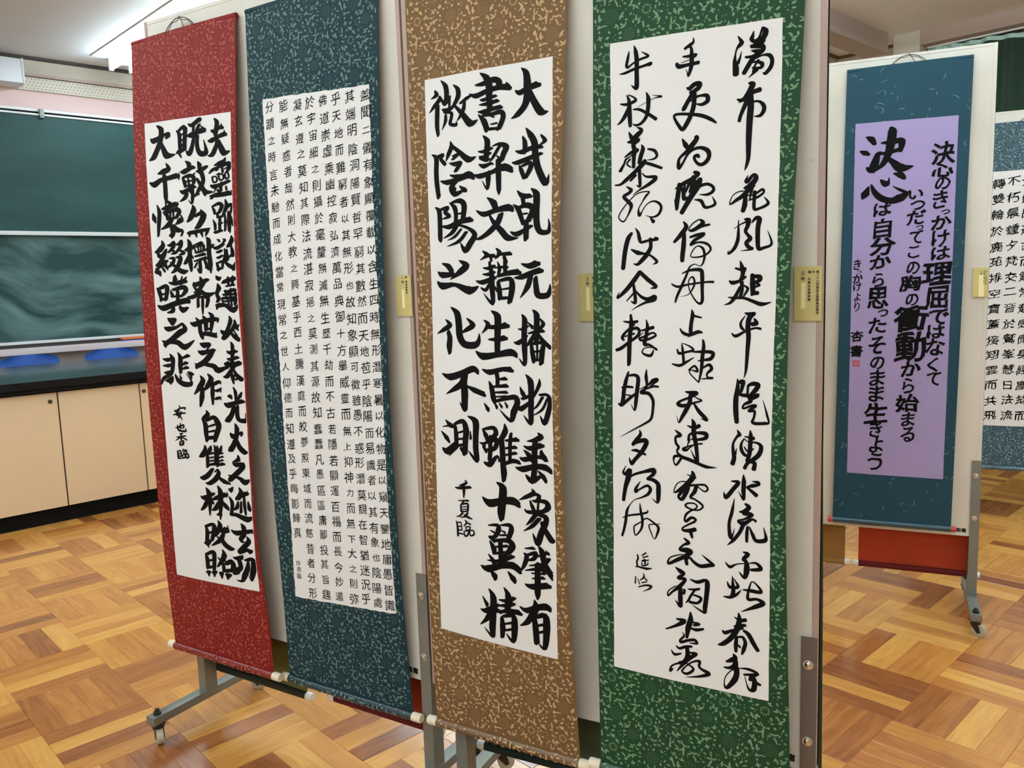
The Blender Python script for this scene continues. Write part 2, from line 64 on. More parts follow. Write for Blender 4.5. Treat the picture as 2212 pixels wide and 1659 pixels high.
INK_BROWN = "2903,17466,12 3019,17346,94 3059,17067,121 3063,16872,121 2999,16685,102 2841,16529,95 2679,16455,6|2767,17031,12 2879,16966,94 3060,17028,88 3317,17088,121|3107,16963,78 3225,16732,102 3389,16506,121 3557,16503,12|1906,17509,12 2067,17391,104 2139,17200,116 2140,17001,104 2152,16799,96 2153,16659,72|1785,17271,20 1983,17273,84 2245,17324,100 2387,17244,99 2329,17113,90|1630,17112,12 1813,17046,91 2079,17109,84 2388,17145,89 2645,17118,119|2551,17220,28 2645,17127,40|1906,16953,12 2007,16939,64 2318,16986,50|1886,16845,16 2104,16845,76 2367,16880,64|1849,16708,12 2008,16688,84 2249,16726,72 2451,16739,76|1861,16652,12 2008,16496,97 2095,16284,91|1971,16612,40 2202,16612,64 2428,16633,80 2489,16515,84 2373,16271,84|2179,16405,28 2348,16414,36|2095,16314,56 2361,16302,48|2178,16575,28 2274,16543,28|726,17310,29 775,17210,86 617,17139,8|838,17170,25 849,17097,78 703,16971,66 563,16840,6|794,16980,78 781,16775,83 773,16526,79 802,16325,54|893,17506,10 1022,17361,86 1047,17152,86 1013,16972,86|864,17177,25 962,16999,58|1218,17369,12 1341,17254,77 1344,17091,85 1228,16922,61|933,16859,62 1113,16856,70 1266,16938,51|1008,16766,41 1005,16622,62 902,16432,6|958,16804,25 1162,16777,57 1160,16665,57 1132,16545,62 1285,16505,62 1291,16582,10|1671,17066,40 1567,17029,65 1392,16941,41|1517,16985,41 1491,16826,69 1414,16694,61 1306,16580,8|1266,16907,41 1464,16708,86 1663,16489,126 1856,16546,10|1113,16897,41 1131,17140,41|3038,16233,10 3153,16077,94 3250,15910,102 3280,15672,102 3347,15391,102 3529,15062,109 3595,15153,43 3611,15233,6|2968,16064,24 3023,15936,75 3036,15718,83|2799,15783,16 2953,15747,79 3207,15807,75 3436,15810,70|2716,15554,12 2864,15539,83 3213,15620,79 3441,15674,49|2901,15476,24 2951,15372,71 3025,15207,67|2961,15450,44 3147,15509,67 3178,15408,83 3049,15195,63|3394,16049,27 3495,15920,74 3355,15835,10|1980,16199,10 2096,16068,97 2085,15868,93 2073,15707,91|1856,15873,16 2011,15856,65 2220,15913,56|1881,15768,16 2011,15744,65 2184,15817,50|1886,15727,28 2073,15677,81 2160,15698,40|2219,15944,16 2401,15973,56 2571,15894,104 2501,15742,92 2467,15606,70|2414,15932,60 2258,15728,56 2148,15609,10|2331,15740,20 2479,15625,60|1881,15601,20 2012,15548,85 2186,15585,44 2260,15567,28|1747,15394,16 1911,15348,94 2236,15408,73 2529,15479,130 2736,15389,84|2125,15419,81 2125,15257,85 2100,15060,45 1962,15251,8|2381,15675,90 2390,15292,91 2400,15030,81 2401,14909,12|595,15942,10 726,15849,88 717,15555,88 730,15280,88 774,14981,80|694,15852,54 909,15903,71 854,15825,63 962,15699,71 853,15783,25|1120,16176,12 1154,16053,83 1067,15896,75 998,15758,12|1149,16084,52 1353,15927,74 1608,15732,115 1811,15776,12|1171,15844,29 1340,15877,54 1169,15771,46|1084,15707,17 1246,15670,83 1402,15685,62 1296,15561,72 1243,15504,54|1097,15446,21 1294,15396,83 1503,15407,62|827,15345,17 1027,15296,94 1345,15339,87 1606,15408,127 1759,15327,74|1266,15295,71 1131,15171,88 1234,15027,104 1446,15082,41|1132,15223,63 1235,15089,104|1356,15193,17 1485,15099,91 1550,15073,52|651,14783,11 770,14685,89 787,14386,89 785,14088,89 810,14012,38|765,14706,42 1012,14747,76 942,14651,72 1062,14558,71 855,14509,17|1069,14852,17 1214,14736,88 1251,14566,75 1234,14400,71|1123,14848,29 1364,14871,91 1481,14758,99 1442,14470,87|1252,14587,25 1439,14605,42|836,14351,25 1056,14327,89 1329,14415,88 1687,14453,103|1288,14375,88 1135,14196,76 869,14080,8|1393,14264,42 1214,14107,55 986,14031,6|1328,14352,42 1593,14262,54 1763,14118,95 1640,13938,108 1490,13789,105 1359,13973,8|1539,14193,62 1319,13996,67 973,13898,8|2088,14884,10 2265,14759,113 2328,14592,91|1806,14630,16 2012,14533,94 2316,14593,81 2638,14629,124 2773,14559,60|2466,14521,85 2368,14326,105 2165,14156,94 1931,14036,66 1755,14011,6|2152,14523,29 2267,14353,73 2469,14158,105 2643,13997,109 2909,13982,8|2858,14966,12 2997,14840,95 3211,14832,71|2998,14820,75 3025,14660,63|2759,14684,12 2882,14591,84 2958,14427,76 3021,14264,64|2858,14593,40 3097,14644,95 3253,14563,102 3186,14391,95 3081,14290,55|2981,14465,28 3124,14478,36|3008,14304,60 3199,14331,55|3103,14357,75 3096,14140,91 3097,13932,83|2698,14124,16 2865,14064,92 3107,14159,63 3238,14220,55|3190,14981,12 3327,14852,110 3336,14518,102 3356,14242,98 3441,14080,90 3628,14069,78 3661,14184,49 3626,14341,6|2972,13447,16 3185,13393,99 3388,13455,122|2797,13156,16 2990,13170,92 3258,13252,91 3485,13304,102|3210,13184,89 3138,12967,92 2943,12726,8|3331,13161,71 3352,12943,91 3403,12783,103 3618,12780,98 3685,12897,59 3685,13018,6|1958,13761,10 2087,13669,94 2003,13611,45 1892,13557,6|2056,13650,53 2308,13639,71|2185,13624,51 2210,13520,41|2320,13805,10 2421,13695,93 2300,13568,12|2416,13665,51 2722,13671,72|2529,13629,61 2604,13464,65|1974,13395,17 2130,13379,66 2299,13435,51|1959,13257,17 2129,13252,66 2298,13302,45|1778,13121,17 1969,13085,87 2310,13189,70|2145,13523,37 2207,13274,86 2217,12966,95 2222,12625,74 1985,12846,8|2166,13070,54 2045,12917,66 1909,12972,25|2256,13006,37 2370,12881,53|2364,13518,12 2419,13370,65 2393,13248,53|2537,13558,28 2566,13365,73 2566,13243,61|2260,13385,20 2629,13399,65|2349,13198,41 2642,13261,85 2941,13282,108|2374,13106,53 2410,12921,86 2426,12716,82|2412,13105,53 2692,13138,77 2746,12955,105 2672,12631,81|2461,12920,29 2691,12946,41|2432,12736,62 2662,12743,49|3376,13479,2 3376,13477,2|811,13531,17 1000,13460,102 1120,13307,89|1302,13581,13 1509,13463,130 1328,13322,110 1040,13165,9|679,13353,13 824,13273,116 1189,13284,68|653,13138,17 815,13026,134 1182,13050,68 1590,12915,152 1856,13004,13|863,12282,13 992,12156,104 801,12046,79 598,11952,7|929,12015,74 980,11874,100 957,11678,114 964,11503,61|1028,12556,13 1214,12416,120 1260,12158,125 1279,11901,125 1412,11731,125 1688,11716,124 1814,11803,85 1841,11983,8|1483,12313,13 1661,12161,110 1479,12053,77 1310,11976,11|2171,12472,10 2346,12352,124 2347,12062,116 2332,11751,104 2326,11542,96|1970,12272,13 2092,12164,96 1913,11978,11|2051,12122,63 2341,12120,83 2613,12168,119|2084,11850,21 2335,11855,87 2569,11900,99|1724,11589,17 1924,11478,132 2299,11521,96 2690,11583,128 2853,11500,58|2978,12397,10 3056,12272,93 3039,11969,93 3046,11664,94 3038,11334,65 2895,11466,8|2883,12084,16 3003,12080,53 3165,12152,24|2767,11805,12 2899,11794,86 3126,11950,32|3250,12489,10 3356,12373,100 3353,12073,92 3345,11772,72|3124,12236,12 3263,12112,68|3418,12317,12 3524,12194,68 3421,12084,52|3139,11990,24 3348,12033,64 3537,12051,60|3323,11993,72 3199,11830,73 3097,11716,12|3372,11993,52 3516,11836,72 3694,11700,68|3218,11770,53 3243,11588,77 3288,11398,85|3247,11780,52 3504,11796,64 3483,11595,92 3458,11349,77|3243,11609,36 3488,11635,36|3365,11773,36 3363,11451,36|3264,11423,45 3460,11454,40|2905,10860,12 2972,10719,79 3058,10621,50|3053,11130,10 3179,10976,106 3189,10650,95 3173,10340,95 3152,10085,79 2977,10253,8|2944,10593,54 3197,10687,62 3297,10728,33|2805,10439,17 2923,10384,96 3194,10568,45|3403,11052,10 3400,10926,65 3298,10738,53 3220,10600,16|3395,10703,41 3591,10718,53 3665,10578,77 3604,10330,86 3504,10114,86 3402,10274,8|3480,10667,53 3340,10475,41 3212,10373,12|3602,10654,41 3460,10401,45 3203,10249,10|702,11047,13 955,10977,128 1330,11081,113 1641,11191,118 1788,11100,64|1385,11051,135 1321,10863,135 1088,10720,93 800,10575,7|1353,10952,113 1369,10648,136 1359,10429,123 1351,10257,93 1211,10419,11|1417,10807,17 1650,10718,100 1954,10634,94|1892,11194,17 2100,11135,102 2446,11212,75 2710,11212,108|2287,11143,76 2314,10997,76 2304,10849,68|2321,10987,30 2550,11018,75|2072,10943,13 2143,10798,89 2188,10567,98 2237,10464,68|2197,10822,42 2579,10863,75|2219,10696,32 2567,10721,59|2185,10482,43 2453,10563,68 2766,10624,96 2826,10503,100 2728,10308,109 2630,10107,76 2333,10339,6|2243,10603,26 2565,10632,42|1919,10448,13 2017,10321,78 2035,10254,22|2206,10483,26 2286,10357,64|2338,10471,26 2419,10381,55|2497,10502,25 2563,10391,55|757,9983,14 903,9864,99 1103,9832,31|932,9867,56 651,9810,11|610,9709,14 771,9561,95 868,9446,27|626,9309,32 784,9246,141 998,9425,77 1164,9597,11|1034,9886,58 1067,9677,85 1067,9364,86|1020,9896,45 1282,9984,93 1372,9792,115 1341,9546,107 1307,9220,103|1097,9698,31 1314,9765,44|1090,9550,31 1306,9592,45|1083,9406,50 1300,9454,49|1082,9388,72 831,9137,14|1182,9375,56 1302,9231,72|1492,9781,18 1503,9594,58|1423,10115,13 1653,10013,127 1647,9684,106 1634,9398,106 1647,9123,94 1407,9331,11|1839,9871,13 1937,9732,92 1973,9616,55|1888,9858,44 2160,9907,82 2222,9779,91 2084,9680,56|1751,9545,18 1900,9511,83|1874,9531,44 2230,9651,91 2173,9451,78 1922,9383,57|1850,9485,66 1947,9341,57|2045,9720,65 2055,9439,83 2019,9174,79|1847,9112,22 2014,9075,115 2240,9285,44 2287,9159,31|2465,10030,13 2482,9866,103 2364,9684,90 2240,9561,13|2365,9706,90 2385,9429,100 2389,9086,100 2402,8934,114 2383,8725,66|2640,9837,51 2605,9664,68 2579,9213,61|2468,9651,39 2813,9709,89|2461,9480,39 2763,9535,68|2455,9329,39 2758,9407,60|2417,9120,54 2658,9221,82 2850,9195,69|3324,9899,12 3403,9817,108 3239,9729,75 3041,9690,11|2951,9581,17 3132,9542,88 3446,9645,96|3263,9732,88 3234,9458,97 3218,9120,98 3176,8882,98|2948,9496,13 3076,9400,89 3158,9272,68|3400,9527,38 3430,9416,96 3520,9332,96|2838,9322,17 2969,9283,90 3325,9374,63 3556,9325,63|2715,9084,17 2907,9063,112 3214,9151,89 3487,9161,116 3653,9066,67|2978,8954,21 3136,8835,124 3379,8970,42|3298,9076,17 3428,8955,89 3507,8834,51|3122,8658,13 3164,8562,90 2952,8448,69 2773,8363,7|3109,8554,56 3307,8517,69 3219,8366,65|3062,8387,26 3119,8256,69 3175,8135,70|3125,8385,39 3450,8409,81 3517,8291,103 3364,8180,69 3010,8122,70 2912,8179,18|3280,8385,39 3252,8178,43|3225,8131,78 3075,7947,70 2928,7815,9|3292,8023,70 3092,7819,70 2850,7667,9|3136,8107,44 3408,8083,91 3455,7983,91 3308,7679,105 3201,7439,102 3090,7666,9|3324,7941,57 3435,7743,92 3570,7560,114 3640,7587,26|2860,7272,22 3111,7319,67|2818,7158,18 2901,7106,85 2831,6893,73 2683,6681,9|2896,7116,45 3142,7214,76 3083,7072,72 2915,7009,32|3211,7397,13 3307,7265,106 3342,7030,98 3450,6830,117 3530,6642,18|3472,6790,67 3554,6850,11|3174,7132,27 3417,7251,66 3489,7231,44|3409,7315,18 3453,7247,40|3476,7142,71 3284,6909,72 3167,6832,18|2953,6893,23 3289,6977,58|2834,6759,18 3231,6855,77 3521,6788,101|2996,6722,27 3348,6771,50|3007,6601,27 3321,6672,68|2811,6439,23 2998,6408,110 3440,6518,117|3165,6987,81 3151,6617,104 3127,6276,105 3115,6121,23|2177,8688,13 2349,8585,137 2326,8297,142 2277,8003,139 2280,7826,81|1761,8305,14 1967,8182,153 2293,8271,115 2611,8315,149 2792,8231,92|1893,7655,23 2152,7695,72 2177,7587,95 2054,7410,73 1892,7406,18|1941,7545,18 2060,7512,50|2227,7706,23 2485,7746,81 2531,7643,94 2430,7415,79|2238,7592,18 2361,7560,50|2191,7466,32 2405,7511,50|1877,7386,14 2048,7319,100|1912,7296,28 2011,7154,105 2029,7010,74|1994,7310,46 2423,7380,95 2533,7265,122 2377,7059,82|2039,7170,34 2421,7257,59|2211,7368,86 2208,7097,87 2215,6815,111|2029,7017,51 2366,7102,50|1852,6979,14 1990,6832,97 2035,6714,74|2350,7054,82 2318,6891,74 2397,6780,97|1814,6824,19 2152,6856,74 2545,7043,77|1621,6667,19 1813,6616,136 2198,6755,106 2517,6813,142 2720,6704,110|1879,6587,19 1993,6488,121 2006,6371,42|2370,6655,18 2495,6515,111 2561,6418,65|1270,8624,18 1318,8567,50 1177,8493,46 1090,8471,11|966,8414,18 1116,8417,55 1445,8481,54|1236,8523,46 1232,8353,55 1218,8197,18|1048,8112,18 1363,8155,41|1214,8123,28 1147,8045,32|1117,8030,32 1127,7859,42|1138,8033,28 1330,8071,41 1313,7886,41|1148,7977,18 1298,8002,23|1145,7919,19 1294,7945,23|1127,7859,28 1305,7896,28|1169,7842,37 1078,7756,33 955,7715,9|1317,7864,41 1220,7754,37 1076,7719,9|1195,7800,23 1311,7760,55 1449,7728,18|950,7626,14 991,7494,42 992,7257,42|982,7585,23 1103,7598,28|991,7494,19 1106,7511,28 1098,7602,19|986,7412,23 1115,7420,28 1106,7511,19|996,7327,23 1152,7329,33|1215,7666,23 1275,7629,37 1178,7518,19|1240,7619,19 1386,7600,42|1234,7508,23 1258,7438,28 1350,7468,28 1354,7538,28 1234,7508,23|1176,7384,23 1207,7292,37 1285,7327,33 1305,7427,28 1170,7394,23|1342,7433,23 1364,7328,33 1472,7373,32 1450,7461,28 1342,7433,23|1622,5924,19 1752,5717,89|1806,6140,16 1925,5954,119 1889,5542,121 1845,5188,122 1830,4979,71 1618,5163,10|1541,5595,19 1713,5583,108 2050,5809,76|1860,5630,114 1737,5416,96 1505,5202,10|1937,5708,63 2114,5620,76|2232,6251,16 2341,6068,112 2293,5689,107|2075,5922,25 2311,5939,87 2520,6058,62|2048,5777,25 2304,5830,88 2493,5915,68|1964,5605,32 2357,5702,94 2650,5718,112|2128,5530,57 2134,5282,102 2103,5009,70|2171,5539,57 2436,5611,94 2461,5354,120 2389,4980,83 2218,5144,10|2156,5349,38 2413,5436,50|2145,5191,38 2401,5278,51|3031,6110,18 3059,5941,123 2935,5703,112 2787,5518,88 2602,5409,9|2630,5876,19 2809,5813,105 3085,5932,104 3320,5996,137 3436,5931,73|3000,5686,74 3015,5445,106 3019,5062,101|3034,5694,62 3278,5783,105 3300,5509,124 3212,4999,82 3054,5086,9|3053,5499,44 3273,5579,56|3056,5332,44 3260,5408,56"
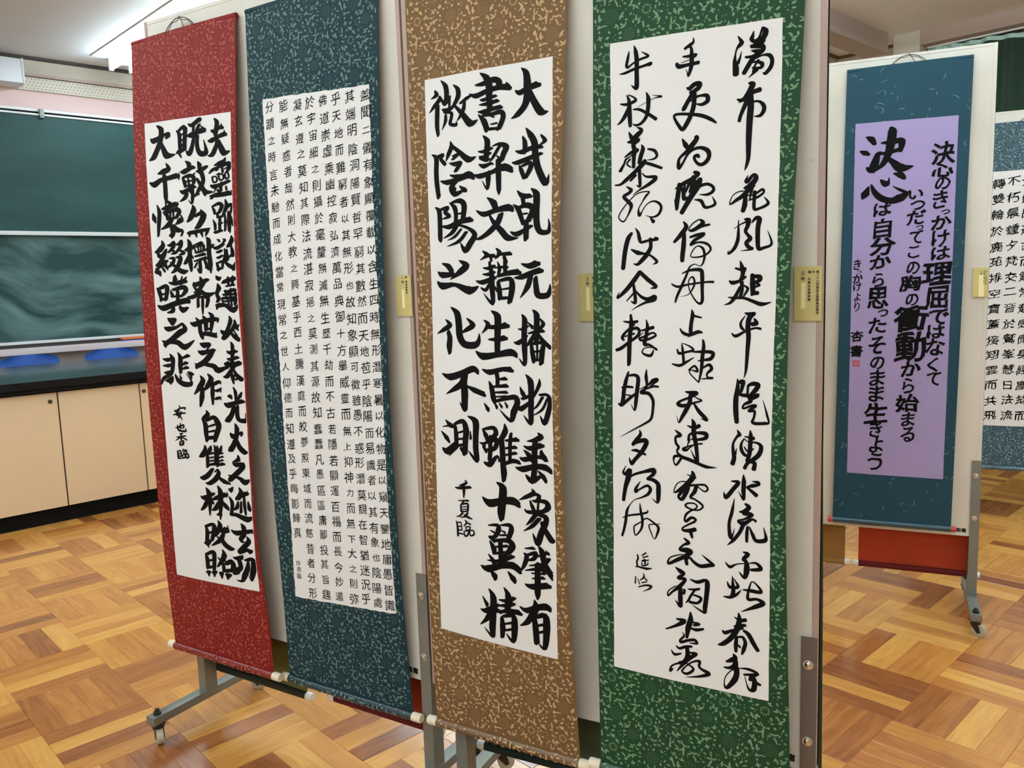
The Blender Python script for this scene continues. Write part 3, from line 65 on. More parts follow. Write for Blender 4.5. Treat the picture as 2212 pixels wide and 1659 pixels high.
INK_RED = "1081,17667,21 1282,17540,102 1261,17324,102 1196,17151,103 1051,16960,108 919,16818,109 705,16749,13|795,17338,21 939,17270,116 1232,17327,82 1603,17412,36 1558,17290,114|1247,17197,56 1363,17004,92 1519,16808,128 1884,16808,13|2226,17539,20 2264,17497,75|1938,17436,20 2061,17308,75 2072,17054,70 2108,16924,91|2004,17390,45 2185,17482,70 2301,17430,90 2297,17280,75 2270,17032,80 2285,16905,75|2100,17291,35 2278,17320,40|2095,17140,35 2274,17170,40|2071,17016,45 2289,17030,45|1925,16817,35 2086,16876,101 2344,16899,35|2044,16804,50 2128,16687,25|2422,17553,20 2576,17497,79 2847,17599,89 2924,17602,74|2887,17661,20 2904,17580,74|2660,17486,45 2630,17341,55|2883,17496,54 2744,17303,64|2355,17249,15 2530,17241,104 2763,17288,84 3069,17326,110|2920,17442,20 3125,17307,49|2825,17466,49 2782,17298,62 2643,17140,74|2643,17140,65 2580,16948,75 2458,16761,100 2323,16851,20|2807,17196,54 2774,16977,69 2828,16797,79 2941,16711,99 3112,16717,99 3115,16840,54 3033,17071,10|3437,17574,15 3550,17463,78 3525,17283,78 3496,17141,73|3313,17284,20 3442,17240,88 3629,17307,68 3757,17316,92|3704,17407,19 3775,17266,29|3194,17016,20 3345,17012,93 3588,17081,68 3864,17134,96|3811,17225,19 3918,17080,29|3515,17139,58 3549,16940,68 3471,16778,83 3356,16643,88 3186,16631,12|3605,16982,53 3694,16802,92 3821,16643,111 4040,16680,12|1451,16615,15 1563,16445,102 1313,16391,108 1073,16349,21|1373,16360,62 1344,16234,64|679,16149,16 916,16077,125 1195,16169,88 1569,16201,87 1977,16240,106|2002,16314,15 1991,16125,35|1375,16257,87 1390,15971,87 1398,15712,88 1407,15582,57 1364,15430,15|2275,16584,15 2428,16488,90 2419,16313,70|2062,16321,20 2221,16307,101 2501,16381,75 2658,16391,62|2133,16163,25 2226,16028,76 2259,15899,55|2173,16159,45 2432,16186,70 2606,16120,75 2597,15946,65|2372,16167,35 2418,15910,45|2227,16041,30 2602,16046,35|2240,15913,40 2597,15933,40|2014,15817,20 2192,15765,96 2475,15855,70 2672,15877,55|2651,16242,30 2568,16149,30|2309,15717,71 2224,15610,81 1998,15525,13|2552,15824,55 2541,15598,70 2493,15437,35 2360,15549,10|2413,15810,50 2526,15700,50|2773,16529,15 2853,16422,84 2844,16224,55|3176,16378,34 3041,16329,79 2729,16259,45|2886,16294,84 2988,16012,74 2824,15801,80 2640,15615,35|2721,16085,40 2869,15922,70 3052,15708,94 3356,15683,25|3014,15711,94 3067,15607,45|2620,15617,25 2819,15677,35|3854,16530,14 3796,16439,73 3609,16397,73 3421,16354,20|3608,16361,49 3586,16277,39|3224,16164,25 3360,16250,61 3681,16317,49 3959,16363,82 3992,16263,77 3877,16128,39|3719,16338,44 3749,16140,44|3490,16213,34 3585,16253,24|3505,16113,24 3638,16150,24|3807,16232,24 3919,16270,24|3335,16080,34 3385,15928,34 3518,15953,34 3485,16066,29 3334,16068,25|3580,16107,34 3631,15967,34 3762,15992,34 3729,16105,29 3580,16102,24|3822,16121,34 3854,15984,34 3965,16011,34 3932,16123,29 3822,16121,24|3250,15865,20 3400,15815,84 3701,15851,68 3999,15923,58|3666,15903,54 3657,15659,59|3473,15772,34 3393,15656,20|3847,15790,34 3881,15690,44|3509,15720,44 3619,15662,54|3219,15570,25 3466,15588,84 3766,15589,83 4026,15617,92|4057,15675,19 4042,15555,49|3273,15504,54 3391,15606,54|975,15516,16 1074,15312,83 1035,15001,84 974,14636,47|774,15293,26 826,15145,100 899,15009,16|1137,15308,36 1092,15180,26|1417,15605,15 1587,15484,93 1578,15355,72|1185,15383,26 1395,15394,98 1874,15489,97|1897,15538,20 1848,15388,36|1259,15261,26 1420,15185,78 1432,15080,57|1341,15242,36 1802,15327,87 1959,15252,87 1783,15084,56|1570,15253,41 1558,15098,41|1695,15270,41 1703,15115,41|1240,15288,31 1555,15318,46|1411,15082,52 1785,15109,51|1617,15068,82 1440,14924,98 1117,14825,21|2101,14986,20 1964,15046,77 1855,14950,56|2014,15171,20 2063,15014,61 1771,14930,36|1545,14943,72 1636,14782,98 1577,14552,26|1459,14636,21 1605,14654,109 1739,14776,36|1687,14909,52 1841,14771,98 2062,14732,51 1991,14595,36|2523,15403,15 2561,15261,106 2428,15067,101 2260,14951,20|2835,15255,20 2942,15109,110 2895,14987,113 2727,14821,96 2566,14767,20|2588,15082,50 2828,15155,75 3058,15102,45|2259,14670,20 2379,14663,76 2954,14707,65 3197,14743,20|2339,14665,76 2351,14550,20|2597,14651,66 2648,14526,20|2834,14663,65 2883,14522,20|3090,14699,75 3002,14541,25|3283,15323,15 3371,15205,54 3403,15104,49|3339,15306,40 3570,15364,64 3678,15282,74 3555,15118,59|3403,15104,35 3594,15128,44|3499,15122,49 3510,14997,49|3510,14997,44 3719,15033,44|3318,14960,15 3386,14831,55 3396,14681,50|3585,14992,54 3566,14672,54|3353,14609,55 3660,14666,54|3519,14823,35 3691,14862,34|3806,15464,15 3865,15293,78 3783,15152,64 3662,15012,20|3824,15223,59 4052,15328,63|4071,15339,24 4002,15088,49|3786,15078,25 3795,14856,54 3771,14635,39|3912,15143,34 3917,14897,54 3920,14627,44|3985,15113,34 3981,14844,39 3954,14576,25|4015,14989,34 4075,14753,34|1113,14523,16 1165,14389,94 1006,14265,111 786,14195,37|888,14138,79 1075,14077,90 1255,14201,79 1304,14278,37|1253,14175,68 1018,13921,95 838,13821,80|797,13849,21 1009,13815,85 1318,13962,68|1091,14024,53 1223,13834,74 1337,13698,26|876,13767,90 735,13638,32|734,13625,27 928,13632,101 982,13524,16|1089,13759,53 1206,13650,47|1354,14380,21 1521,14372,73 1651,14444,67 1620,14315,73 1379,14170,37|1471,14270,21 1672,14183,67|1728,14375,21 1894,14393,72 1981,14466,57 1950,14326,72 1711,14155,52 1502,14138,21|1801,14255,31 2078,14139,67 1870,14096,31|1407,14011,21 1614,14003,68 1562,13874,68 1300,13752,37|1439,13905,26 1638,13793,63|1699,14025,21 1904,14017,88 1850,13863,88 1670,13687,83 1475,13602,21|1640,13819,37 1835,13682,88 2034,13623,98 2220,13656,15|2247,14504,15 2337,14359,87 2311,14026,82 2334,13820,82 2358,13626,46|2104,14203,26 2288,14233,97 2533,14298,61|2296,14078,51 2137,13879,77 2033,13844,16|2338,14102,46 2467,13969,31|2495,14325,25 2855,14384,66|2529,14247,25 2579,14118,46|2571,14271,36 2889,14307,55 2878,14155,45|2693,14316,30 2678,14113,30|2793,14337,30 2778,14134,30|2579,14118,41 2878,14155,40|2511,14018,36 2950,14076,66|2480,13891,31 3019,13972,71|2724,13958,51 2715,13602,77 2585,13708,10|2617,13861,41 2485,13712,36|2899,13926,40 3001,13745,71 2958,13696,51|3000,14508,15 3110,14422,85 3107,14095,80 3141,13790,86 3141,13550,20|3012,13643,25 3133,13690,86|2917,14153,25 3157,14243,70 3315,14311,35|3438,14435,20 3549,14387,60|3665,14431,20 3739,14402,54 3658,14319,35|3253,14239,25 3424,14206,70 3695,14305,59|3377,14095,25 3492,14103,55 3629,14147,45|3385,13957,25 3480,13953,50 3637,14009,45|3375,13832,25 3425,13730,55 3453,13603,45|3431,13805,35 3605,13848,50 3613,13698,50|3398,13630,50 3612,13686,50|3708,14193,15 3753,14042,64 3683,13870,60|3649,13922,25 3777,13867,50|3988,14512,15 3999,14376,84 3840,14211,59|3800,14164,30 3833,13865,50|4006,14179,30 4051,14029,64 4008,13957,54|3781,13916,35 4089,14052,54|3976,14304,34 3995,14031,44|3664,13871,35 3842,13740,69 4023,13659,84 3999,13586,20|4110,13829,20 4025,13684,59|1573,13526,26 1580,13368,73|1637,13550,26 1665,13392,79|2124,13484,26 2014,13383,68|1327,13348,21 1596,13315,84 2095,13381,93|1935,13515,21 1882,13282,73|761,13215,16 879,13092,91 931,12958,75 941,12837,64|843,13173,59 1170,13246,85 1247,13165,95 1155,12848,69|936,13011,37 1195,13046,42|922,12864,54 1182,12914,53|1392,13135,21 1446,13029,69 1522,12948,53|1476,13134,53 1957,13202,89 2073,13121,94 1896,12968,52|1709,13181,63 1694,12787,84|1397,12950,37 1896,12968,52|758,12719,22 1029,12635,118 1588,12762,100 2088,12834,115 2184,12768,52|1456,12684,79 1443,12552,90 1186,12501,21|1746,12681,53 1901,12575,116 2132,12651,37|1901,12575,79 1915,12509,21|2684,13468,26 2736,13377,77|2371,13296,21 2528,13266,87 2852,13348,82 3031,13394,51|2411,13295,77 2480,13164,62|2851,13335,76 2593,13085,77 2390,13050,21|2438,13140,36 2672,13083,77 2900,12976,77|2118,12938,21 2299,12922,78 2586,12995,77 2747,13030,62 2978,12975,92 3274,13033,20|2976,12950,77 3176,13010,51|2558,12905,52 2554,12647,62|2817,12927,51 2969,12873,77 2889,12643,51|2760,12953,51 2734,12671,57 2726,12452,26|2577,12905,41 2898,12951,51|3370,13271,20 3417,13144,91 3329,12994,61 3394,12866,76 3308,12766,36|3326,13449,55 3437,13396,85 3517,13444,25|3541,13267,20 3659,13314,75 4002,13380,84 4114,13389,25|3781,13436,40 3804,13236,50|3970,13455,40 3953,13232,50|3687,13188,35 4028,13230,50|3622,13089,20 3713,13037,60 4055,13105,65|3679,13088,35 3681,12887,40|3871,13134,35 3853,12910,40|4018,13106,40 4076,12906,50|3556,12965,40 4120,12980,50|3547,12877,50 4111,12880,65|3577,12788,35 4087,12818,40|3509,12877,40 3573,12738,30|3735,12861,30 3792,12660,40|3867,12859,30 3886,12659,40|3979,12858,30 4000,12682,40|4072,12856,35 4058,12707,25|3243,12691,20 3378,12689,86 3644,12686,71 3933,12558,110 4132,12706,20|3339,12690,76 3291,12576,25|1181,12354,21 1335,12286,117 1546,12313,53 1405,12140,27|1335,12286,107 1388,12180,67|1000,12099,22 1186,12046,107 1568,12100,59 1826,12212,42|1826,12212,37 1934,12048,100 1678,11941,117 1327,11752,102 1017,11614,98 1050,11520,22|878,11707,33 1105,11642,92|1193,11670,54 1569,11674,102 1886,11546,117 2311,11749,16|1765,11570,117 1860,11492,27|2691,12418,16 2800,12310,88 2820,12103,78 2791,12000,47|2943,12502,15 3082,12411,82 3064,12206,77 3004,11975,36|2175,12233,21 2351,12180,104 2677,12258,88 3073,12309,87 3325,12321,66|3329,12364,20 3298,12232,36|2408,12363,21 2555,12232,78 2574,11999,78 2639,11843,78 2671,11765,21|2586,11921,57 2882,11923,88 3207,11873,87|3216,11963,21 3204,11835,31|2793,12026,41 3033,12078,46|3751,12408,15 3796,12282,76 3705,12105,66 3575,11927,71 3411,11798,20|3948,12307,20 3953,12156,81 3768,11979,66 3526,11800,56 3411,11798,20|3394,12028,20 3502,11952,92 3677,12004,25|3733,12004,35 3907,11854,71 4049,11779,86 4062,11729,25|4122,12181,25 4020,12081,55 4089,12018,20|3903,12018,20 4051,11805,50|2522,11660,21 2695,11610,115 2933,11639,52 2779,11468,26|2421,11449,21 2595,11399,100 2915,11457,62 3114,11499,62|3074,11486,52 2902,11327,99 2648,11139,105 2359,11026,90 2311,10946,21|2267,11103,21 2399,11027,79|2643,11086,63 3030,11044,94 3213,10933,114 3684,11087,15|3745,11720,15 3808,11599,66 3774,11243,66 3714,11012,51|3570,11468,20 3697,11420,72 3964,11475,61|3569,11264,21 3699,11241,67 4004,11311,61|3440,11107,21 3646,11086,72 4084,11174,71|1180,11346,16 1293,11214,97 1294,11025,81 1185,10778,76 829,10630,72 700,10446,28|845,11190,22 1056,11168,82 1314,11214,54|834,10999,22 1081,11005,76 1297,11052,49|868,10795,22 1060,10801,82 1276,10848,54|1541,11393,16 1650,11248,91 1628,11033,92 1625,10805,65|1689,11222,38 2026,11323,74|1669,11034,38 1924,11121,75|1700,10928,38 1952,10989,75|898,10568,22 1155,10591,123 1251,10703,38|1110,10562,93 1161,10468,27|1363,10774,22 1491,10603,92 1728,10504,108 2015,10515,91 2047,10623,38 1843,10816,11|1569,10754,22 1640,10635,60|1929,10859,21 2025,10809,91 2186,10800,37|2025,10809,80 2092,10664,27|2444,10769,16 2550,10641,95 2411,10450,107 2145,10226,16|2508,10428,69 2459,10160,96 2369,9889,32|2746,10831,16 2889,10692,100 2732,10490,90 2559,10350,21|2797,10545,42 2973,10552,74 3233,10639,63|3234,10652,21 3263,10563,31|2934,10550,63 2906,10286,79 2893,9970,32|2993,10369,32 3129,10375,63 3250,10432,42|3254,10471,21 3240,10327,21|2968,10131,32 3108,10164,63 3227,10196,37|3210,10221,21 3230,10118,21|3451,11124,21 3645,11167,62|3640,11116,56 3514,10984,62|3378,10761,21 3532,10779,83 3698,10938,72 3861,11071,51|3562,11088,26 3786,11069,67 4071,11140,61|3715,10913,36 3735,10735,62 3777,10582,31|3795,10967,36 3911,10817,72 4069,10721,97 4126,10736,20|3820,10840,21 3768,10685,51|3843,10687,36 3941,10742,36|2600,9808,16 2647,9691,91 2475,9574,81 2390,9529,22|2391,9542,22 2518,9416,92 2528,9148,87 2543,8921,60|2567,9499,43 2877,9625,80 3020,9501,107 3066,9372,96 2942,9124,91 2863,8931,54|2610,9342,32 2935,9429,48|2593,9193,32 2917,9255,48|2534,9014,71 2917,9069,75|3732,10503,16 3811,10352,62 3806,10094,36|3498,10235,21 3593,10239,83 3662,10165,21|4055,10376,21 3970,10257,67 3867,10149,31|3346,10045,21 3493,9988,110 3803,10068,78 4107,10135,77|3718,9960,73 3622,9747,84 3453,9581,105 3336,9560,21|3852,9993,62 3828,9733,73 3891,9608,78 4095,9594,93 4158,9675,36 4133,9803,10|3712,9505,16 3775,9366,84 3734,9128,79 3619,8909,90 3490,8767,101 3389,8719,16|3504,9230,21 3602,9145,106 3758,9182,53 3974,9289,37|3952,9248,63 3925,9155,26|3762,9025,53 3841,8848,95 4019,8731,106 4134,8754,16|1426,9880,16 1481,9815,38|1221,9746,22 1256,9693,39 1436,9785,28 1690,9826,38 1663,9770,16|1431,9744,28 1289,9613,39 1451,9567,33 1531,9463,17|1510,9707,39 1430,9566,33 1339,9506,17|1138,9590,22 1419,9647,39 1714,9678,27|1189,9221,17 1327,9244,39 1569,9328,33 1558,9245,28 1472,9226,17|1428,9374,22 1428,9209,39|1302,9311,22 1318,9174,45 1483,9144,44 1652,9156,39 1641,9237,14|1366,9053,33 1516,9078,28|1204,8945,22 1377,8971,33 1634,9017,28|1428,9044,33 1415,8877,39|1396,8959,33 1148,8844,17|1460,8963,28 1682,8897,33|1337,8830,28 1344,8720,39|1359,8832,22 1510,8857,39 1472,8730,34|1353,8784,22 1490,8800,22|1344,8720,34 1475,8749,34|1182,8545,23 1207,8477,39 1209,8324,40|1193,8532,23 1347,8572,34|1206,8463,23 1358,8490,34 1346,8558,22|1196,8393,23 1361,8412,34 1357,8484,22|1209,8324,28 1361,8351,34|1481,8624,28 1429,8551,22|1476,8582,22 1626,8608,33|1469,8526,22 1484,8478,28 1613,8505,28 1599,8559,28 1469,8532,22|1407,8438,22 1426,8357,34 1528,8393,28 1511,8461,22 1406,8433,22|1566,8465,22 1584,8370,34 1686,8412,34 1666,8487,28 1566,8465,22|2431,8808,22 2435,8660,93 2296,8513,99 2146,8451,17|2507,8584,55 2506,8395,71 2482,8175,55|2693,8815,22 2641,8703,82 2548,8588,38|2816,8852,16 2879,8696,76 2839,8504,43 2792,8257,38|2952,8835,22 2933,8646,70 2910,8241,60|3130,8849,22 3058,8710,70 2967,8596,32|2565,8562,33 2791,8621,49|2553,8453,27 2778,8499,38|2542,8357,27 2768,8404,38|2510,8246,50 2798,8312,49|2987,8597,32 3150,8651,48|2976,8489,27 3158,8545,43|2964,8381,27 3149,8450,43|2955,8286,49 3178,8346,70|2703,8168,55 2477,7956,94 2260,7853,95 2117,7861,22|2882,8158,44 2930,8054,77 2791,7878,94 2532,7729,83 2346,7710,22|2917,7931,55 3144,7832,93 3395,7790,27|2861,8156,22 2772,8066,27|3746,8634,16 3753,8503,85 3515,8416,16|3513,8389,21 3663,8349,91 3935,8413,58|3937,8427,42 3907,8305,90 3639,8095,92 3388,7910,92 3352,7866,16|3314,8023,22 3438,8022,60|3554,8020,38 3781,7976,75 3964,7888,118 4162,7987,16|2331,7584,17 2440,7458,95 2470,7186,90 2414,6777,23|2079,7308,23 2232,7270,101 2533,7386,67 2684,7457,50|2399,7288,62 2247,7049,85 2049,6887,29|2517,7246,39 2629,7149,56|2831,7691,17 2934,7538,94 2916,7182,100 2851,6707,23|2559,7251,28 2771,7329,83 3187,7484,93|3213,7541,22 3196,7377,22|2861,7230,61 2696,7019,84 2523,6943,23|3003,7246,39 3130,7124,94 3253,7043,55|2708,6827,23 2878,6875,95|3283,7643,22 3378,7613,87 3466,7716,22|3378,7613,82 3390,7539,16|3700,7727,16 3782,7576,92 3607,7369,87|3571,7391,22 3773,7481,70 4014,7601,91|4019,7654,21 4045,7524,22|3280,7427,16 3384,7289,71 3388,7127,66 3322,6902,61|3642,7319,33 3586,7150,71 3419,7050,22|3759,7332,38 3728,7005,60|3891,7507,38 3885,7239,60 3917,6961,38|4031,7363,22 4069,7154,81 4102,7091,22|3282,6897,50 3523,6926,77 3938,6843,121 4190,6941,22|2134,6457,17 2215,6314,75 2155,5939,81|2193,6437,57 2498,6532,63 2540,6412,91 2376,6027,63|2201,6227,40 2482,6307,51|2025,5907,23 2176,5942,110 2380,6055,29|2150,5910,75 2224,5802,17|2724,6672,17 2803,6530,96 2622,6284,80 2478,6153,17|3171,6399,22 3043,6396,85 2792,6335,40|3111,6569,22 3161,6384,28|3059,6494,79 2838,6368,57|2936,6354,57 2756,6108,97 2353,5883,23|2774,6221,57 2903,6017,102 3127,5910,108 3307,5923,23|2608,6199,29 2830,6062,74|3663,6695,17 3765,6600,94 3770,6384,61|3253,6465,22 3440,6394,101 3842,6475,83 4160,6544,66|4165,6577,16 4126,6445,33|3790,6387,66 3614,6254,84 3641,6176,56 3720,6187,39|3860,6342,22 3918,6215,89 3695,6020,89 3513,5857,96 3547,5821,28|3553,5863,79 3844,5987,78|3770,6003,28 3913,5929,100 4015,5971,39|3932,5932,56 3900,5846,17|2012,5607,18 2068,5474,82 2046,5157,77|2070,5587,59 2362,5701,70 2405,5609,87 2310,5143,65|2072,5389,35 2333,5457,47|2052,5187,59 2313,5256,53|2794,5834,17 2845,5675,98 2679,5454,81 2457,5265,23|2538,5559,23 2685,5483,64|2732,5518,58 2886,5486,40|2750,5409,58 2741,5170,76|2827,5393,58 3092,5518,97 3165,5391,98 3027,5202,58|2744,5184,70 3039,5260,69|1938,5031,24 2044,5043,89 2135,5086,41|2044,5043,83 2047,4915,18|2193,5067,24 2296,5069,88 2431,5134,29|2296,5069,82 2281,4933,18|2524,5092,23 2604,5091,93 2691,5119,35|2604,5091,88 2605,4936,18|2788,5107,29 2883,5081,110 3033,5133,35|2883,5081,99 2836,4947,23|3201,5659,23 3396,5647,97 3593,5745,57|3601,5793,23 3584,5648,28|3431,5625,85 3464,5410,85 3359,5283,57|3114,5147,23 3254,5253,126 3510,5445,40|3666,5633,40 3971,5707,84 4014,5551,112 3895,5260,96 3816,5070,28 3736,5234,11|3800,5627,39 3738,5426,85 3571,5180,97 3437,5006,57 3221,4997,17"
INK_PURPLE = "727,17848,32 899,17760,175 1025,17558,95|536,17365,32 708,17282,168 850,17202,72|775,16758,48 956,16644,224 1059,16914,191 1142,17204,119 1251,17273,40|1240,17589,47 1499,17584,142 1864,17620,188 1923,17505,157 1879,17236,94|1876,17314,118 1439,17217,127 1067,17210,56|1547,18096,86 1596,17967,204 1556,17540,205 1478,17154,166 1305,16813,135 1033,16590,32|1386,17123,63 1673,16861,166 1937,16642,284 2335,16688,20|661,15623,32 758,15798,210 874,16070,32|954,16133,40 1076,15855,137 1309,15619,185 1648,15508,200 1940,15596,255 2172,15750,87|2172,15750,87 1929,15874,87 1685,16022,20|1268,16280,48 1441,16120,207 1530,16221,56 1544,16350,16|1687,16474,32 1909,16408,190 2054,16259,87"
TXT_TEAL = ("盖聞二儀有象顯覆載以含生四時無形潛寒暑以化物是以窺天鑒地庸愚皆識其端明陰洞陽賢哲罕窮其數然而天地苞乎陰陽而易識者以其有象也陰陽處乎天地而難窮者以其無形也故知象顯可徵雖愚不惑形潛莫覩在智猶迷況乎佛道崇虛乘幽控寂弘濟萬品典御十方舉威靈而無上抑神力而無下大之則弥於宇宙細之則攝於毫釐無滅無生歷千劫而不古若隱若顯運百福而長今妙道凝玄遵之莫知其際法流湛寂挹之莫測其源故知蠢蠢凡愚區區庸鄙投其旨趣能無疑惑者哉然則大教之興基乎西土騰漢庭而皎夢照東域而流慈昔者分形分蹟之時言未馳而成化當常現常之世人仰德而知遵及乎晦影歸真玲奈臨", "3891,17481,300,280 3901,17096,330,308 3903,16677,259,202 3920,16277,308,288 3934,15894,319,298 3940,15490,313,293 3940,15112,299,280 3957,14718,293,274 3959,14337,300,281 3956,13927,298,233 3978,13543,330,309 3979,13135,290,271 3977,12746,303,284 3968,12344,308,289 3970,11942,308,288 3985,11557,299,280 3970,11154,295,276 3967,10758,290,271 3972,10354,320,300 3975,9968,287,224 3962,9568,302,283 3963,9155,307,287 3945,8752,333,312 3943,8370,286,223 3948,7961,315,294 3925,7543,295,276 3919,7143,292,273 3919,6745,332,311 3912,6357,320,300 3891,5970,327,306 3891,5549,327,306 3879,5153,331,309 3439,17506,313,292 3449,17097,321,300 3483,16727,327,306 3496,16291,309,289 3523,15918,309,289 3527,15495,294,275 3533,15121,317,297 3548,14702,288,269 3562,14315,317,297 3579,13897,318,297 3600,13503,289,270 3587,13090,333,311 3606,12721,294,275 3605,12316,330,308 3611,11892,328,307 3613,11520,293,274 3625,11126,321,301 3618,10723,292,273 3616,10313,329,308 3610,9933,325,304 3627,9515,295,276 3605,9136,333,312 3611,8725,299,280 3607,8343,290,271 3584,7944,295,230 3577,7525,307,287 3572,7122,327,306 3560,6752,297,278 3557,6355,272,212 3542,5957,327,306 3505,5535,322,301 3494,5158,293,274 3005,17508,326,305 3015,17107,288,270 3064,16706,289,270 3072,16309,289,270 3101,15905,310,290 3135,15513,304,284 3158,15095,299,280 3182,14695,267,208 3188,14309,285,267 3199,13909,293,274 3230,13524,314,294 3243,13109,259,202 3248,12709,315,295 3250,12305,326,305 3261,11914,332,310 3267,11506,320,299 3278,11127,287,269 3276,10705,297,278 3283,10309,300,280 3288,9948,309,289 3279,9538,308,288 3276,9122,326,305 3250,8753,319,298 3250,8348,308,288 3247,7930,310,290 3237,7566,296,277 3207,7169,302,283 3186,6765,306,286 3184,6360,310,290 3157,5957,330,309 3141,5581,330,308 3107,5191,328,307 2588,17524,291,272 2631,17110,312,292 2650,16709,315,295 2691,16335,324,303 2732,15913,317,296 2750,15538,312,292 2775,15148,308,288 2798,14743,290,271 2816,14321,292,273 2825,13927,296,277 2854,13542,326,305 2867,13156,305,285 2886,12744,316,296 2885,12360,323,303 2889,11945,301,235 2893,11537,322,301 2896,11155,314,293 2914,10748,332,310 2904,10349,288,269 2906,9943,334,312 2910,9532,287,269 2883,9134,289,225 2883,8748,308,288 2858,8342,335,313 2864,7949,265,207 2850,7543,316,296 2814,7139,302,283 2798,6726,286,223 2770,6348,316,296 2758,5935,270,210 2732,5538,293,274 2706,5122,329,308 2174,17539,334,312 2207,17155,306,286 2246,16756,309,289 2251,16343,310,290 2280,15951,266,207 2306,15552,319,298 2332,15161,306,286 2343,14767,303,284 2365,14372,331,310 2375,13945,316,296 2390,13554,302,283 2395,13135,300,280 2396,12758,333,311 2402,12332,322,301 2411,11950,288,270 2410,11556,315,295 2426,11166,303,283 2419,10743,310,290 2411,10363,316,296 2400,9950,333,312 2411,9542,286,267 2399,9154,322,301 2380,8729,322,301 2359,8342,310,290 2343,7941,305,285 2328,7511,328,307 2311,7132,325,304 2288,6714,324,303 2276,6328,304,284 2255,5897,327,306 2234,5507,301,282 2194,5103,292,273 1760,17530,302,283 1779,17153,294,275 1798,16727,286,268 1822,16356,297,232 1842,15940,328,307 1859,15545,317,297 1863,15157,290,272 1887,14761,312,292 1894,14353,330,309 1910,13925,329,308 1904,13550,330,309 1914,13143,320,300 1920,12730,289,270 1923,12324,270,210 1939,11945,323,302 1937,11548,293,274 1933,11115,310,290 1936,10730,300,281 1918,10325,331,309 1928,9936,334,313 1915,9515,307,287 1905,9128,319,298 1888,8702,333,311 1868,8332,292,273 1872,7904,325,304 1832,7502,298,278 1831,7107,308,288 1812,6715,290,271 1787,6298,317,296 1758,5901,297,278 1747,5479,292,273 1721,5058,325,304 1271,17582,325,304 1286,17156,298,279 1295,16779,289,271 1316,16365,305,286 1344,15974,310,290 1344,15571,295,276 1372,15159,316,295 1382,14778,287,269 1381,14367,298,279 1390,13995,324,304 1412,13583,272,212 1418,13172,294,275 1417,12761,326,305 1420,12359,308,288 1421,11970,311,291 1408,11553,320,299 1412,11164,319,299 1407,10734,319,298 1402,10347,291,273 1391,9935,318,298 1383,9543,327,306 1387,9135,297,278 1363,8710,291,273 1359,8319,299,280 1356,7898,293,274 1336,7488,302,282 1317,7101,322,302 1294,6688,294,275 1278,6255,334,313 1248,5855,310,290 1229,5443,325,304 1221,5008,325,304 772,17617,313,293 780,17202,313,293 802,16787,276,216 804,16387,299,280 821,15943,321,300 846,15550,326,305 841,15137,300,280 849,14735,301,282 851,14332,301,281 866,13904,288,269 877,13505,331,310 867,13114,286,268 875,12674,310,290 882,12280,334,312 889,11898,296,231 885,11481,295,276 886,11077,282,220 878,10647,323,303 891,10265,296,277 891,9858,292,274 872,9456,334,312 878,9039,321,300 864,8650,306,286 853,8242,310,290 868,7847,300,281 853,7427,318,297 843,7040,293,274 836,6635,322,301 761,5772,180,160 767,5596,180,160 744,5406,180,160")
TXT_PURPLE = ("は自分から思ったそのまま生きよう決心のきっかけは理屈ではなくていつだってこの胸の衝動から始まるきっかけより杏書", "1361,15215,562,442 1385,14530,563,707 1408,13881,808,609 1371,13314,678,469 1318,12661,378,493 1323,11993,683,743 1512,11433,340,256 1339,10978,571,541 1346,10227,553,628 1387,9577,458,462 1407,9009,497,570 1389,8415,499,594 1395,7670,769,725 1416,7050,404,600 1444,6449,463,560 1439,5800,483,649 3265,17053,706,733 3273,16455,672,427 3291,16008,460,428 3244,15448,462,606 3422,14999,266,157 3295,14643,605,472 3301,14072,535,553 3322,13549,571,436 3244,12837,897,759 3261,11974,720,764 3362,11268,594,525 3294,10742,560,467 3281,10172,579,612 3234,9517,363,513 3291,9004,436,473 2447,15679,454,316 2516,15288,453,316 2486,14859,564,477 2620,14491,225,167 2513,14150,419,439 2461,13625,366,401 2457,13063,403,443 2386,12509,662,527 2464,11909,405,427 2454,11216,1070,879 2482,10190,962,1072 2513,9363,630,519 2462,8737,372,542 2442,8088,728,629 2495,7479,430,505 2516,6901,449,529 575,13241,239,380 661,12961,135,103 610,12731,328,311 601,12425,270,312 614,12038,212,312 614,11674,174,334 649,10575,407,400 648,10014,408,423")
SEAL = [(0.0534, 0.9661), (0.0768, 0.9663), (0.0775, 0.9434), (0.0542, 0.9431)]
